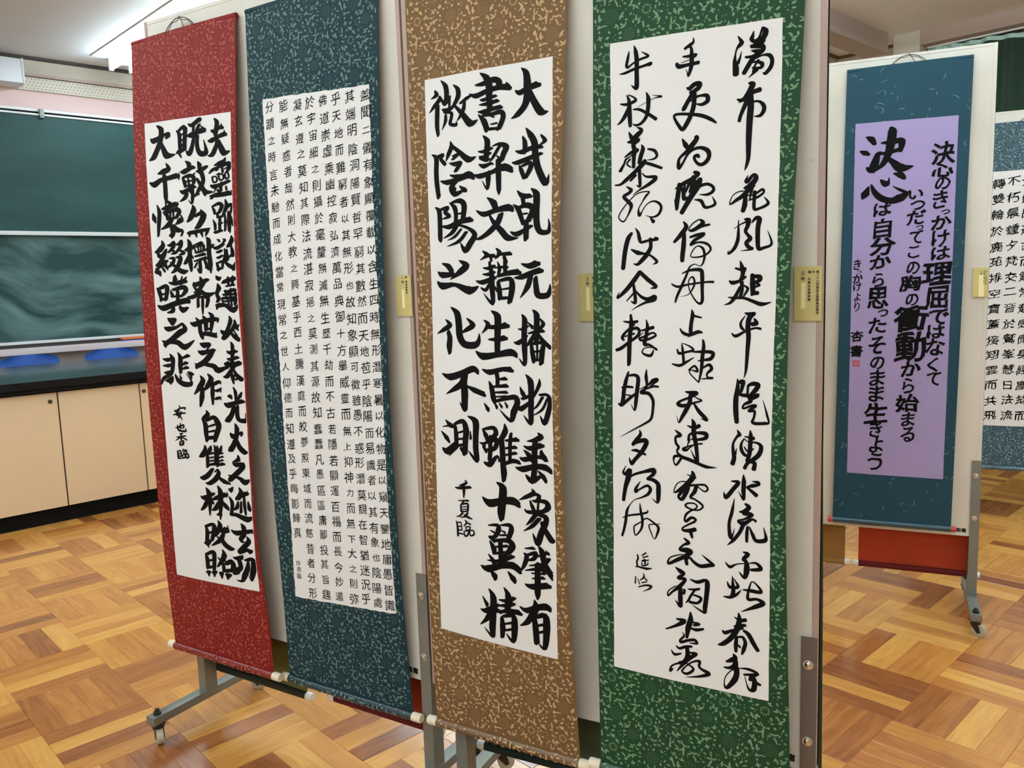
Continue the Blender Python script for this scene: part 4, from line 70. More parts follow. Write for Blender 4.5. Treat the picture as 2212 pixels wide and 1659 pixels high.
TXT_FAR = ("轉雙輪於鹿苑排空寶蓋接翔雲而共飛不朽晨鍾夕梵交二音於鷲峯慧日法流流慶歷遂古而鎮常赴感應身經塵劫而所以名無翼而長飛道無根而永固道名", "787,17092,580,520 788,16343,580,520 789,15565,580,520 790,14752,580,520 791,13935,580,520 792,13191,580,520 793,12378,580,520 794,11570,580,520 795,10800,580,520 796,10023,580,520 797,9187,580,520 798,8424,580,520 799,7637,580,520 800,6864,580,520 801,6020,580,520 802,5257,580,520 1429,17176,580,520 1437,16381,580,520 1446,15603,580,520 1454,14801,580,520 1462,14009,580,520 1470,13218,580,520 1478,12401,580,520 1487,11652,580,520 1495,10842,580,520 1503,10022,580,520 1511,9280,580,520 1519,8482,580,520 1528,7690,580,520 1536,6863,580,520 1544,6112,580,520 1552,5300,580,520 2071,17181,580,520 2080,16351,580,520 2088,15572,580,520 2096,14768,580,520 2104,13972,580,520 2112,13201,580,520 2121,12433,580,520 2129,11626,580,520 2137,10829,580,520 2145,10077,580,520 2153,9274,580,520 2162,8499,580,520 2170,7668,580,520 2178,6872,580,520 2186,6128,580,520 2194,5284,580,520 2714,17179,580,520 2722,16399,580,520 2730,15595,580,520 2738,14796,580,520 2747,13994,580,520 2755,13199,580,520 2763,12395,580,520 2771,11624,580,520 2779,10841,580,520 2788,10036,580,520 2796,9289,580,520 2804,8500,580,520 2812,7667,580,520 2820,6896,580,520 2829,6123,580,520 2837,5315,580,520")
SURF = {
 "red": ("A", 0.425, [0.215, 0.3354, 0.4558, 0.5762, 0.6966, 0.817, 0.9374, 1.0578, 1.1782, 1.2986, 1.419, 1.5394, 1.6598, 1.7802, 1.9006, 2.021], [-0.9482, -0.9473, -0.9481, -0.9488, -0.9489, -0.9494, -0.9505, -0.951, -0.9501, -0.9493, -0.9495, -0.9502, -0.9507, -0.9508, -0.9508, -0.9508], [-0.5196, -0.5173, -0.5207, -0.5298, -0.5323, -0.529, -0.5264, -0.5253, -0.5264, -0.5284, -0.5293, -0.528, -0.5252, -0.5223, -0.52, -0.5181], [0.0426, 0.0477, 0.0524, 0.0564, 0.059, 0.06, 0.06, 0.0591, 0.0568, 0.0532, 0.0489, 0.0442, 0.0384, 0.0307, 0.022, 0.0134], [0.0426, 0.0477, 0.0524, 0.0564, 0.059, 0.06, 0.06, 0.0591, 0.0568, 0.0532, 0.0489, 0.0442, 0.0384, 0.0307, 0.022, 0.0134]),
 "teal": ("A", 0.430, [0.215, 0.3354, 0.4558, 0.5762, 0.6966, 0.817, 0.9374, 1.0578, 1.1782, 1.2986, 1.419, 1.5394, 1.6598, 1.7802, 1.9006, 2.021], [-0.4864, -0.4815, -0.4787, -0.4776, -0.4778, -0.4788, -0.4802, -0.4818, -0.4834, -0.4847, -0.4856, -0.4861, -0.4862, -0.4859, -0.4853, -0.4845], [-0.0476, -0.0496, -0.0514, -0.0528, -0.0539, -0.0546, -0.0552, -0.0555, -0.0558, -0.0558, -0.0557, -0.0553, -0.0546, -0.0534, -0.0518, -0.0496], [0.0177, 0.0229, 0.028, 0.0325, 0.0361, 0.0381, 0.039, 0.0389, 0.0376, 0.0355, 0.0323, 0.0285, 0.0246, 0.0205, 0.0164, 0.0123], [0.0177, 0.0229, 0.028, 0.0325, 0.0361, 0.0381, 0.039, 0.0389, 0.0376, 0.0355, 0.0323, 0.0285, 0.0246, 0.0205, 0.0164, 0.0123]),
 "brown": ("B", 0.390, [0.215, 0.3354, 0.4558, 0.5762, 0.6966, 0.817, 0.9374, 1.0578, 1.1782, 1.2986, 1.419, 1.5394, 1.6598, 1.7802, 1.9006, 2.021], [0.0277, 0.0257, 0.0247, 0.0245, 0.0247, 0.0252, 0.0256, 0.0259, 0.0259, 0.0257, 0.0253, 0.0248, 0.0244, 0.0243, 0.025, 0.0262], [0.4185, 0.4175, 0.4164, 0.4151, 0.414, 0.4132, 0.4127, 0.4125, 0.4128, 0.4135, 0.4144, 0.4157, 0.417, 0.4184, 0.4196, 0.4198], [0.0222, 0.0243, 0.0259, 0.0266, 0.0265, 0.0261, 0.0254, 0.0241, 0.0227, 0.0212, 0.0197, 0.018, 0.0163, 0.0145, 0.013, 0.012], [0.0383, 0.049, 0.0595, 0.0697, 0.0787, 0.0854, 0.089, 0.0893, 0.0867, 0.0815, 0.0719, 0.0577, 0.0422, 0.0282, 0.018, 0.012]),
 "green": ("B", 0.395, [0.215, 0.3354, 0.4558, 0.5762, 0.6966, 0.817, 0.9374, 1.0578, 1.1782, 1.2986, 1.419, 1.5394, 1.6598, 1.7802, 1.9006, 2.021], [0.4702, 0.4707, 0.4712, 0.4716, 0.4718, 0.4719, 0.4719, 0.4718, 0.4717, 0.4717, 0.4716, 0.4717, 0.4718, 0.4721, 0.4726, 0.4726], [0.8689, 0.8689, 0.8675, 0.8652, 0.8628, 0.8608, 0.8596, 0.8595, 0.8606, 0.8628, 0.8658, 0.8693, 0.8727, 0.8753, 0.8761, 0.8761], [0.0492, 0.0506, 0.0517, 0.0524, 0.0523, 0.0516, 0.0507, 0.0487, 0.0448, 0.0398, 0.0345, 0.0288, 0.0231, 0.0175, 0.0134, 0.012], [0.048, 0.0546, 0.0615, 0.0681, 0.0738, 0.0778, 0.0797, 0.0787, 0.0741, 0.0665, 0.0564, 0.0434, 0.0306, 0.0206, 0.0142, 0.012]),
 "purple": ("C", 0.408, [0.33, 0.4847, 0.6395, 0.7942, 0.9489, 1.1036, 1.2584, 1.4131, 1.5678, 1.7225, 1.8773, 2.032], [-0.5023, -0.5002, -0.4981, -0.496, -0.4939, -0.4918, -0.4896, -0.4875, -0.4854, -0.4833, -0.4812, -0.4791], [-0.0923, -0.0906, -0.0888, -0.087, -0.0852, -0.0835, -0.0817, -0.0799, -0.0782, -0.0764, -0.0746, -0.0729], [0.0199, 0.0194, 0.0188, 0.0183, 0.0178, 0.0172, 0.0167, 0.0162, 0.0157, 0.0151, 0.0146, 0.0141], [0.0199, 0.0194, 0.0188, 0.0183, 0.0178, 0.0172, 0.0167, 0.0162, 0.0157, 0.0151, 0.0146, 0.0141]),
 "far": ("D", 0.428, [0.24, 2.03], [0.438, 0.438], [0.866, 0.866], [0.018, 0.018], [0.018, 0.018]),
}
FRAMES = {'A': (1.17897, 1.57333, 0.25982, -0.96566), 'B': (1.17897, 1.57333, 0.32248, -0.94658), 'C': (3.25803, 0.96483, 0.37784, -0.92587), 'D': (4.54941, 1.85657, 0.37784, -0.92587)}

# ------------------------------------------------------------------ helpers
def tag(o, label=None, cat=None, group=None, kind=None):
    if label: o['label'] = label
    if cat: o['category'] = cat
    if group: o['group'] = group
    if kind: o['kind'] = kind
    return o

def empty(name, loc=(0, 0, 0), rz=0.0):
    o = bpy.data.objects.new(name, None); COL.objects.link(o)
    o.location = loc; o.rotation_euler = (0, 0, rz)
    o.empty_display_size = 0.1
    return o

class MB:
    """collects primitives into one mesh"""
    def __init__(self): self.v = []; self.f = []
    def add(self, vs, fs):
        b = len(self.v); self.v += [tuple(map(float, v)) for v in vs]
        self.f += [tuple(b + i for i in f) for f in fs]
    def box(self, x0, x1, y0, y1, z0, z1, M=None):
        vs = [(x, y, z) for z in (z0, z1) for y in (y0, y1) for x in (x0, x1)]
        if M is not None: vs = [M(v) for v in vs]
        self.add(vs, [(0, 2, 3, 1), (4, 5, 7, 6), (0, 1, 5, 4), (2, 6, 7, 3), (0, 4, 6, 2), (1, 3, 7, 5)])
    def cbox(self, x0, x1, y0, y1, z0, z1, c=0.002, M=None):
        """chamfered box"""
        bm = bmesh.new(); bmesh.ops.create_cube(bm, size=1.0)
        for v in bm.verts:
            v.co = Vector(((x0+x1)/2+v.co.x*(x1-x0), (y0+y1)/2+v.co.y*(y1-y0), (z0+z1)/2+v.co.z*(z1-z0)))
        bmesh.ops.bevel(bm, geom=list(bm.edges), offset=c, segments=2, profile=0.7, affect='EDGES')
        bm.verts.index_update()
        vs = [tuple(v.co) for v in bm.verts]
        if M is not None: vs = [M(v) for v in vs]
        self.add(vs, [tuple(v.index for v in f.verts) for f in bm.faces]); bm.free()
    def tube(self, pts, r, seg=10, caps=True):
        """tube along points; r float or list"""
        pts = [Vector(p) for p in pts]; n = len(pts)
        rs = r if isinstance(r, (list, tuple)) else [r]*n
        up = Vector((0, 0, 1)); rings = []
        prev = None
        for i, p in enumerate(pts):
            t = (pts[min(i+1, n-1)] - pts[max(i-1, 0)])
            if t.length < 1e-9: t = Vector((0, 0, 1))
            t.normalize()
            if prev is None:
                a = t.cross(up)
                if a.length < 1e-3: a = t.cross(Vector((1, 0, 0)))
                a.normalize()
            else:
                a = prev - t * prev.dot(t); a.normalize()
            prev = a; b = t.cross(a)
            rings.append([p + (a*math.cos(2*math.pi*k/seg) + b*math.sin(2*math.pi*k/seg))*rs[i] for k in range(seg)])
        vs = [v for rg in rings for v in rg]; fs = []
        for i in range(n-1):
            for k in range(seg):
                k2 = (k+1) % seg
                fs.append((i*seg+k, i*seg+k2, (i+1)*seg+k2, (i+1)*seg+k))
        if caps:
            fs.append(tuple(range(seg-1, -1, -1))); fs.append(tuple((n-1)*seg+k for k in range(seg)))
        self.add(vs, fs)
    def build(self, name, mat, parent=None, smooth=False):
        me = bpy.data.meshes.new(name); me.from_pydata(self.v, [], self.f); me.update()
        if mat is not None: me.materials.append(mat)
        o = bpy.data.objects.new(name, me); COL.objects.link(o)
        if parent is not None: o.parent = parent
        bm = bmesh.new(); bm.from_mesh(me); bmesh.ops.recalc_face_normals(bm, faces=bm.faces); bm.to_mesh(me); bm.free()
        if smooth:
            me.polygons.foreach_set('use_smooth', [True]*len(me.polygons))
            me.set_sharp_from_angle(angle=math.radians(38))
        return o

def raw_mesh(name, verts, faces, mat, parent=None, smooth=False):
    me = bpy.data.meshes.new(name)
    me.from_pydata(verts, [], faces); me.update()
    me.materials.append(mat)
    if smooth: me.polygons.foreach_set('use_smooth', [True]*len(me.polygons))
    o = bpy.data.objects.new(name, me); COL.objects.link(o)
    if parent is not None: o.parent = parent
    return o

def np_mesh(name, V, loops, starts, totals, mat, parent=None):
    me = bpy.data.meshes.new(name)
    me.vertices.add(len(V)); me.vertices.foreach_set('co', np.asarray(V, dtype=np.float32).ravel())
    me.loops.add(len(loops)); me.loops.foreach_set('vertex_index', np.asarray(loops, dtype=np.int32))
    me.polygons.add(len(starts))
    me.polygons.foreach_set('loop_start', np.asarray(starts, dtype=np.int32))
    try: me.polygons.foreach_set('loop_total', np.asarray(totals, dtype=np.int32))
    except Exception: pass
    me.update(calc_edges=True); me.validate()
    me.materials.append(mat)
    o = bpy.data.objects.new(name, me); COL.objects.link(o)
    if parent is not None: o.parent = parent
    return o

# ------------------------------------------------------------------ materials
def s2l(c):
    return tuple(((x/255.0)/12.92 if x/255.0 <= 0.04045 else ((x/255.0+0.055)/1.055)**2.4) for x in c)

def mat(name, rgb, rough=0.6, metal=0.0, spec=0.5, coat=0.0, bump=None, var=None, emit=None, sheen=0.0):
    """bump=(scale, strength, distance)  var=(scale, amount, detail): soft mottling of the colour"""
    m = bpy.data.materials.new(name); m.use_nodes = True
    nt = m.node_tree; N = nt.nodes; L = nt.links
    b = N['Principled BSDF']
    c = s2l(rgb) + (1,)
    b.inputs['Base Color'].default_value = c
    b.inputs['Roughness'].default_value = rough
    b.inputs['Metallic'].default_value = metal
    b.inputs['Specular IOR Level'].default_value = spec
    b.inputs['Coat Weight'].default_value = coat
    b.inputs['Coat Roughness'].default_value = 0.12
    if sheen: b.inputs['Sheen Weight'].default_value = sheen
    tc = N.new('ShaderNodeTexCoord')
    if var:
        nz = N.new('ShaderNodeTexNoise'); nz.inputs['Scale'].default_value = var[0]
        nz.inputs['Detail'].default_value = var[2] if len(var) > 2 else 4
        mx = N.new('ShaderNodeMix'); mx.data_type = 'RGBA'; mx.blend_type = 'MIX'
        k = 1 - var[1]
        mx.inputs[6].default_value = (c[0]*k, c[1]*k, c[2]*k, 1)
        mx.inputs[7].default_value = (min(1, c[0]*(1+var[1]*.6)), min(1, c[1]*(1+var[1]*.6)), min(1, c[2]*(1+var[1]*.6)), 1)
        L.new(tc.outputs['Object'], nz.inputs['Vector'])
        L.new(nz.outputs['Fac'], mx.inputs[0]); L.new(mx.outputs[2], b.inputs['Base Color'])
    if bump:
        nb = N.new('ShaderNodeTexNoise'); nb.inputs['Scale'].default_value = bump[0]; nb.inputs['Detail'].default_value = 3
        bp = N.new('ShaderNodeBump'); bp.inputs['Strength'].default_value = bump[1]; bp.inputs['Distance'].default_value = bump[2]
        L.new(tc.outputs['Object'], nb.inputs['Vector'])
        L.new(nb.outputs['Fac'], bp.inputs['Height']); L.new(bp.outputs['Normal'], b.inputs['Normal'])
    if emit:
        b.inputs['Emission Color'].default_value = tuple(emit[0]) + (1,)
        b.inputs['Emission Strength'].default_value = emit[1]
    return m

M = {}
M['wall'] = mat('wall_paint', (216, 208, 192), 0.8, var=(1.2, .05, 5), bump=(60, .15, .002))
M['wall_pink'] = mat('pink_wall_band', (226, 196, 192), 0.75, var=(2, .05, 4))
M['beam'] = mat('beam_paint', (176, 158, 146), 0.8, var=(1.5, .04, 4))
M['column'] = mat('column_paint', (205, 196, 180), 0.8, var=(1.5, .05, 4))
M['trim_brown'] = mat('brown_trim', (118, 88, 66), 0.6)
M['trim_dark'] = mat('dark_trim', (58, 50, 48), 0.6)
M['white_metal'] = mat('white_rail_metal', (232, 234, 234), 0.35, spec=.6)
M['pink_tray'] = mat('chalk_tray', (236, 222, 224), 0.45)
M['black_gap'] = mat('black_recess', (11, 9, 9), 0.8, spec=.15)
M['steel'] = mat('painted_grey_steel', (126, 127, 119), 0.4, metal=.4, var=(30, .08, 4), bump=(180, .1, .0005))
M['steel_brown'] = mat('brown_grey_steel', (112, 104, 96), 0.4, metal=.5, var=(30, .08, 4))
M['chrome'] = mat('bolt_zinc', (205, 204, 198), 0.22, metal=1.0)
M['caster_black'] = mat('caster_fork', (52, 48, 42), 0.4, metal=.5)
M['wheel'] = mat('wheel_nylon', (188, 182, 162), 0.35, var=(60, .12, 3))
M['ivory'] = mat('ivory_plastic_cap', (238, 228, 202), 0.4, spec=.5)
M['red_cap'] = mat('red_plastic_cap', (176, 62, 58), 0.4)
M['white_cap'] = mat('white_plastic_cap', (240, 236, 228), 0.4)
M['ink'] = mat('sumi_ink', (9, 8, 8), 0.7, spec=.12)
M['ink_thin'] = mat('sumi_ink_thin', (14, 13, 13), 0.75, spec=.12)
M['print'] = mat('printed_black', (28, 26, 24), 0.6)
M['seal'] = mat('seal_red', (176, 74, 96), 0.7)
M['seal_light'] = mat('seal_gap', (196, 150, 176), 0.7)
M['label_gold'] = mat('gold_label_paper', (208, 194, 126), 0.6, var=(90, .08, 4), bump=(300, .1, .0003))
M['label_strip'] = mat('pale_yellow_strip', (250, 240, 178), 0.6)
M['sticker'] = mat('white_sticker', (222, 216, 204), 0.5)
M['cord'] = mat('black_cord', (26, 24, 22), 0.7)
M['cord_brown'] = mat('brown_cord', (84, 66, 50), 0.7)
M['bench_door'] = mat('cream_laminate_door', (232, 206, 168), 0.45, var=(1.8, .04, 5), bump=(90, .05, .0005))
M['bench_top'] = mat('dark_green_grey_worktop', (46, 64, 68), 0.22, spec=.5, var=(7, .06, 5))
M['bench_edge'] = mat('black_edge_band', (13, 11, 10), 0.6, spec=.2)
M['lock'] = mat('bronze_lock', (92, 80, 66), 0.35, metal=.7)
M['chair_blue'] = mat('blue_chair_plastic', (52, 96, 178), 0.42, var=(40, .06, 3), bump=(140, .15, .0006))
M['curtain'] = mat('dark_green_curtain', (16, 44, 26), 0.85, sheen=.2, bump=(400, .2, .0006))
M['curtain_head'] = mat('painted_daylit_header', (176, 208, 196), 0.8)  # daylight from behind is painted into this pale top edge
M['eraser_orange'] = mat('orange_eraser_back', (232, 122, 62), 0.6)
M['eraser_blue'] = mat('blue_eraser_felt', (42, 54, 128), 0.85)
M['chalk'] = mat('white_chalk', (238, 236, 230), 0.9)
M['box_white'] = mat('white_casing', (226, 230, 236), 0.4)
M['window_glass'] = mat('frosted_pane', (210, 225, 235), 0.3, emit=((0.85, 0.93, 1.0), 1.6))
M['tube'] = mat('fluorescent_tube', (255, 255, 255), 0.4, emit=((0.71, 0.90, 1.0), TUBE_POWER))
M['lamp_body'] = mat('lamp_white_enamel', (236, 236, 232), 0.35)

def board_material():
    m = mat('panel_laminate', (205, 199, 184), 0.5)
    nt = m.node_tree; N = nt.nodes; L = nt.links; b = N['Principled BSDF']
    tc = N.new('ShaderNodeTexCoord')
    n1 = N.new('ShaderNodeTexNoise'); n1.inputs['Scale'].default_value = 3.0; n1.inputs['Detail'].default_value = 6
    mp = N.new('ShaderNodeMapping'); mp.inputs['Scale'].default_value = (1.0, 1.0, .45)
    L.new(tc.outputs['Object'], mp.inputs['Vector']); L.new(mp.outputs['Vector'], n1.inputs['Vector'])
    r1 = N.new('ShaderNodeValToRGB')
    r1.color_ramp.elements[0].position = .32; r1.color_ramp.elements[0].color = s2l((204, 199, 184)) + (1,)
    r1.color_ramp.elements[1].position = .6; r1.color_ramp.elements[1].color = s2l((226, 222, 209)) + (1,)
    L.new(n1.outputs['Fac'], r1.inputs['Fac'])
    n2 = N.new('ShaderNodeTexNoise'); n2.inputs['Scale'].default_value = 26.0; n2.inputs['Detail'].default_value = 8; n2.inputs['Roughness'].default_value = .65
    r2 = N.new('ShaderNodeValToRGB')
    r2.color_ramp.elements[0].position = .70; r2.color_ramp.elements[0].color = (0, 0, 0, 1)
    r2.color_ramp.elements[1].position = .80; r2.color_ramp.elements[1].color = (.5, .5, .5, 1)
    L.new(tc.outputs['Object'], n2.inputs['Vector']); L.new(n2.outputs['Fac'], r2.inputs['Fac'])
    mx = N.new('ShaderNodeMix'); mx.data_type = 'RGBA'
    L.new(r2.outputs['Color'], mx.inputs[0]); L.new(r1.outputs['Color'], mx.inputs[6])
    mx.inputs[7].default_value = s2l((130, 118, 98)) + (1,)
    L.new(mx.outputs[2], b.inputs['Base Color'])
    return m
M['board'] = board_material()
M['board_edge'] = mat('pinkish_brown_edge', (176, 152, 138), 0.45)
M['board_core'] = mat('cream_edge_core', (222, 204, 176), 0.5)

def paper_material(name, rgb):
    m = mat(name, rgb, 0.82, spec=.2)
    nt = m.node_tree; N = nt.nodes; L = nt.links; b = N['Principled BSDF']
    tc = N.new('ShaderNodeTexCoord')
    n1 = N.new('ShaderNodeTexNoise'); n1.inputs['Scale'].default_value = 5; n1.inputs['Detail'].default_value = 5
    mp = N.new('ShaderNodeMapping'); mp.inputs['Scale'].default_value = (1.0, 1.0, 2.6)
    L.new(tc.outputs['Object'], mp.inputs['Vector']); L.new(mp.outputs['Vector'], n1.inputs['Vector'])
    c = s2l(rgb)
    mx = N.new('ShaderNodeMix'); mx.data_type = 'RGBA'
    mx.inputs[6].default_value = (c[0]*.955, c[1]*.95, c[2]*.94, 1); mx.inputs[7].default_value = c + (1,)
    L.new(n1.outputs['Fac'], mx.inputs[0]); L.new(mx.outputs[2], b.inputs['Base Color'])
    bp = N.new('ShaderNodeBump'); bp.inputs['Strength'].default_value = .35; bp.inputs['Distance'].default_value = .004
    L.new(n1.outputs['Fac'], bp.inputs['Height']); L.new(bp.outputs['Normal'], b.inputs['Normal'])
    return m
M['paper'] = paper_material('calligraphy_paper', (236, 237, 235))
M['paper_lilac'] = paper_material('lilac_paper', (168, 154, 200))

def silk(name, rgb, rough=0.6):
    """woven brocade ground: fine weave and slight sheen"""
    m = mat(name, rgb, rough, spec=.18)
    nt = m.node_tree; N = nt.nodes; L = nt.links; b = N['Principled BSDF']
    tc = N.new('ShaderNodeTexCoord')
    wv = N.new('ShaderNodeTexNoise'); wv.inputs['Scale'].default_value = 420; wv.inputs['Detail'].default_value = 2
    L.new(tc.outputs['Object'], wv.inputs['Vector'])
    n1 = N.new('ShaderNodeTexNoise'); n1.inputs['Scale'].default_value = 9; n1.inputs['Detail'].default_value = 4
    L.new(tc.outputs['Object'], n1.inputs['Vector'])
    c = s2l(rgb); mx = N.new('ShaderNodeMix'); mx.data_type = 'RGBA'
    mx.inputs[6].default_value = (c[0]*.9, c[1]*.9, c[2]*.9, 1); mx.inputs[7].default_value = (c[0]*1.08, c[1]*1.08, c[2]*1.08, 1)
    L.new(n1.outputs['Fac'], mx.inputs[0]); L.new(mx.outputs[2], b.inputs['Base Color'])
    bp = N.new('ShaderNodeBump'); bp.inputs['Strength'].default_value = .18; bp.inputs['Distance'].default_value = .0006
    L.new(wv.outputs['Fac'], bp.inputs['Height'])
    b2 = N.new('ShaderNodeBump'); b2.inputs['Strength'].default_value = .25; b2.inputs['Distance'].default_value = .006
    L.new(n1.outputs['Fac'], b2.inputs['Height']); L.new(bp.outputs['Normal'], b2.inputs['Normal'])
    L.new(b2.outputs['Normal'], b.inputs['Normal'])
    return m

def ceiling_material():
    m = mat('rockwool_ceiling', (242, 242, 242), 0.9)
    nt = m.node_tree; N = nt.nodes; L = nt.links; b = N['Principled BSDF']
    tc = N.new('ShaderNodeTexCoord')
    vo = N.new('ShaderNodeTexVoronoi'); vo.inputs['Scale'].default_value = 42
    L.new(tc.outputs['Object'], vo.inputs['Vector'])
    r = N.new('ShaderNodeValToRGB')
    r.color_ramp.elements[0].position = .03; r.color_ramp.elements[0].color = s2l((186, 184, 182)) + (1,)
    r.color_ramp.elements[1].position = .11; r.color_ramp.elements[1].color = s2l((242, 242, 242)) + (1,)
    L.new(vo.outputs['Distance'], r.inputs['Fac']); L.new(r.outputs['Color'], b.inputs['Base Color'])
    return m
M['ceiling'] = ceiling_material()

def chalkboard_material(smear):
    m = mat('chalkboard_green_smeared' if smear else 'chalkboard_green', (38, 82, 76), 0.5, spec=.35)
    nt = m.node_tree; N = nt.nodes; L = nt.links; b = N['Principled BSDF']
    tc = N.new('ShaderNodeTexCoord')
    mp = N.new('ShaderNodeMapping'); mp.inputs['Scale'].default_value = (.8, 1.0, 3.0); mp.inputs['Rotation'].default_value = (0, .12, 0)
    n0 = N.new('ShaderNodeTexNoise'); n0.inputs['Scale'].default_value = 1.1; n0.inputs['Detail'].default_value = 1
    L.new(tc.outputs['Object'], n0.inputs['Vector'])
    va = N.new('ShaderNodeVectorMath'); va.operation = 'MULTIPLY_ADD'; va.inputs[1].default_value = (.5, .5, .8)
    L.new(n0.outputs['Color'], va.inputs[0]); L.new(tc.outputs['Object'], va.inputs[2])
    L.new(va.outputs[0], mp.inputs['Vector'])
    n1 = N.new('ShaderNodeTexNoise'); n1.inputs['Scale'].default_value = 1.9; n1.inputs['Detail'].default_value = 6; n1.inputs['Roughness'].default_value = .5
    L.new(mp.outputs['Vector'], n1.inputs['Vector'])
    r = N.new('ShaderNodeValToRGB')
    r.color_ramp.elements[0].position = .40; r.color_ramp.elements[0].color = s2l((24, 62, 60)) + (1,)
    r.color_ramp.elements[1].position = .72
    r.color_ramp.elements[1].color = s2l((112, 142, 140) if smear else (34, 74, 72)) + (1,)
    L.new(n1.outputs['Fac'], r.inputs['Fac']); L.new(r.outputs['Color'], b.inputs['Base Color'])
    return m
M['chalk_up'] = chalkboard_material(False)
M['chalk_low'] = chalkboard_material(True)

def wood_material():
    """parquet strip: tone from the mesh attribute 'tone', grain along the strip from its UV map"""
    m = bpy.data.materials.new('parquet_wood'); m.use_nodes = True
    nt = m.node_tree; N = nt.nodes; L = nt.links; b = N['Principled BSDF']
    at = N.new('ShaderNodeAttribute'); at.attribute_name = 'tone'
    uv = N.new('ShaderNodeUVMap'); uv.uv_map = 'UVMap'
    mp = N.new('ShaderNodeMapping'); mp.inputs['Scale'].default_value = (3.0, 26.0, 1.0)
    L.new(uv.outputs['UV'], mp.inputs['Vector'])
    n1 = N.new('ShaderNodeTexNoise'); n1.inputs['Scale'].default_value = 1.6; n1.inputs['Detail'].default_value = 6; n1.inputs['Distortion'].default_value = .9
    L.new(mp.outputs['Vector'], n1.inputs['Vector'])
    mp2 = N.new('ShaderNodeMapping'); mp2.inputs['Scale'].default_value = (9.0, 220.0, 1.0)
    L.new(uv.outputs['UV'], mp2.inputs['Vector'])
    n2 = N.new('ShaderNodeTexNoise'); n2.inputs['Scale'].default_value = 1.5; n2.inputs['Detail'].default_value = 3
    L.new(mp2.outputs['Vector'], n2.inputs['Vector'])
    ramp = N.new('ShaderNodeValToRGB'); cr = ramp.color_ramp
    cols = [(0.0, (118, 66, 38)), (.22, (150, 90, 46)), (.45, (178, 114, 56)), (.7, (200, 138, 66)), (1.0, (226, 170, 88))]
    cr.elements[0].position = cols[0][0]; cr.elements[0].color = s2l(cols[0][1]) + (1,)
    cr.elements[1].position = 1.0; cr.elements[1].color = s2l(cols[-1][1]) + (1,)
    for pz, c in cols[1:-1]:
        e = cr.elements.new(pz); e.color = s2l(c) + (1,)
    # tone + grain
    sub = N.new('ShaderNodeMath'); sub.operation = 'MULTIPLY_ADD'; sub.inputs[1].default_value = .62; sub.inputs[2].default_value = -.31
    L.new(n1.outputs['Fac'], sub.inputs[0])
    add = N.new('ShaderNodeMath'); add.operation = 'ADD'; L.new(at.outputs['Fac'], add.inputs[0]); L.new(sub.outputs[0], add.inputs[1])
    s3 = N.new('ShaderNodeMath'); s3.operation = 'MULTIPLY_ADD'; s3.inputs[1].default_value = .22; s3.inputs[2].default_value = -.11
    L.new(n2.outputs['Fac'], s3.inputs[0])
    a2 = N.new('ShaderNodeMath'); a2.operation = 'ADD'; L.new(add.outputs[0], a2.inputs[0]); L.new(s3.outputs[0], a2.inputs[1])
    L.new(a2.outputs[0], ramp.inputs['Fac'])
    # worn dark scuffs spread over the floor
    geo = N.new('ShaderNodeNewGeometry')
    ns = N.new('ShaderNodeTexNoise'); ns.inputs['Scale'].default_value = 3.2; ns.inputs['Detail'].default_value = 8; ns.inputs['Roughness'].default_value = .62; ns.inputs['Distortion'].default_value = .25
    L.new(geo.outputs['Position'], ns.inputs['Vector'])
    rs = N.new('ShaderNodeValToRGB')
    rs.color_ramp.elements[0].position = .60; rs.color_ramp.elements[0].color = (0, 0, 0, 1)
    rs.color_ramp.elements[1].position = .78; rs.color_ramp.elements[1].color = (.5, .5, .5, 1)
    L.new(ns.outputs['Fac'], rs.inputs['Fac'])
    mx = N.new('ShaderNodeMix'); mx.data_type = 'RGBA'; L.new(rs.outputs['Color'], mx.inputs[0])
    L.new(ramp.outputs['Color'], mx.inputs[6]); mx.inputs[7].default_value = s2l((112, 66, 34)) + (1,)
    L.new(mx.outputs[2], b.inputs['Base Color'])
    rr = N.new('ShaderNodeMapRange'); rr.inputs['To Min'].default_value = .19; rr.inputs['To Max'].default_value = .29
    L.new(ns.outputs['Fac'], rr.inputs['Value']); L.new(rr.outputs['Result'], b.inputs['Roughness'])
    b.inputs['Specular IOR Level'].default_value = .45
    b.inputs['Coat Weight'].default_value = .35; b.inputs['Coat Roughness'].default_value = .09
    bp = N.new('ShaderNodeBump'); bp.inputs['Strength'].default_value = .12; bp.inputs['Distance'].default_value = .001
    L.new(n1.outputs['Fac'], bp.inputs['Height']); L.new(bp.outputs['Normal'], b.inputs['Normal'])
    return m
M['wood'] = wood_material()
M['subfloor'] = mat('dark_joint', (96, 60, 34), 0.6)

# ------------------------------------------------------------------ room shell
def structure(name, mb, m, smooth=False, kind='structure'):
    o = mb.build(name, m, None, smooth); o['kind'] = kind; return o

floor = MB(); floor.box(WX0, WX1, WY0, WY1, -0.10, -0.0035)
floor = structure('floor', floor, M['subfloor'])
b = MB(); b.box(WX0-.1, WX1+.1, WY0-.1, WY1+.1, CEIL, CEIL+.1); structure('ceiling', b, M['ceiling'])
b = MB(); b.box(WX0-.1, WX1+.1, WY1, WY1+.1, 0, CEIL); structure('wall_front', b, M['wall'])
b = MB(); b.box(WX0-.1, WX1+.1, WY0-.1, WY0, 0, CEIL); structure('wall_back', b, M['wall'])
b = MB(); b.box(WX1, WX1+.1, WY0, WY1, 0, CEIL); structure('wall_right', b, M['wall'])
b = MB()
for (y0, y1, z0, z1) in ((WY0, WY1, 0, 1.0), (WY0, WY1, 2.5, CEIL), (WY0, -3.0, 1.0, 2.5), (4.0, WY1, 1.0, 2.5)):
    b.box(WX0-.1, WX0, y0, y1, z0, z1)
structure('wall_left', b, M['wall'])
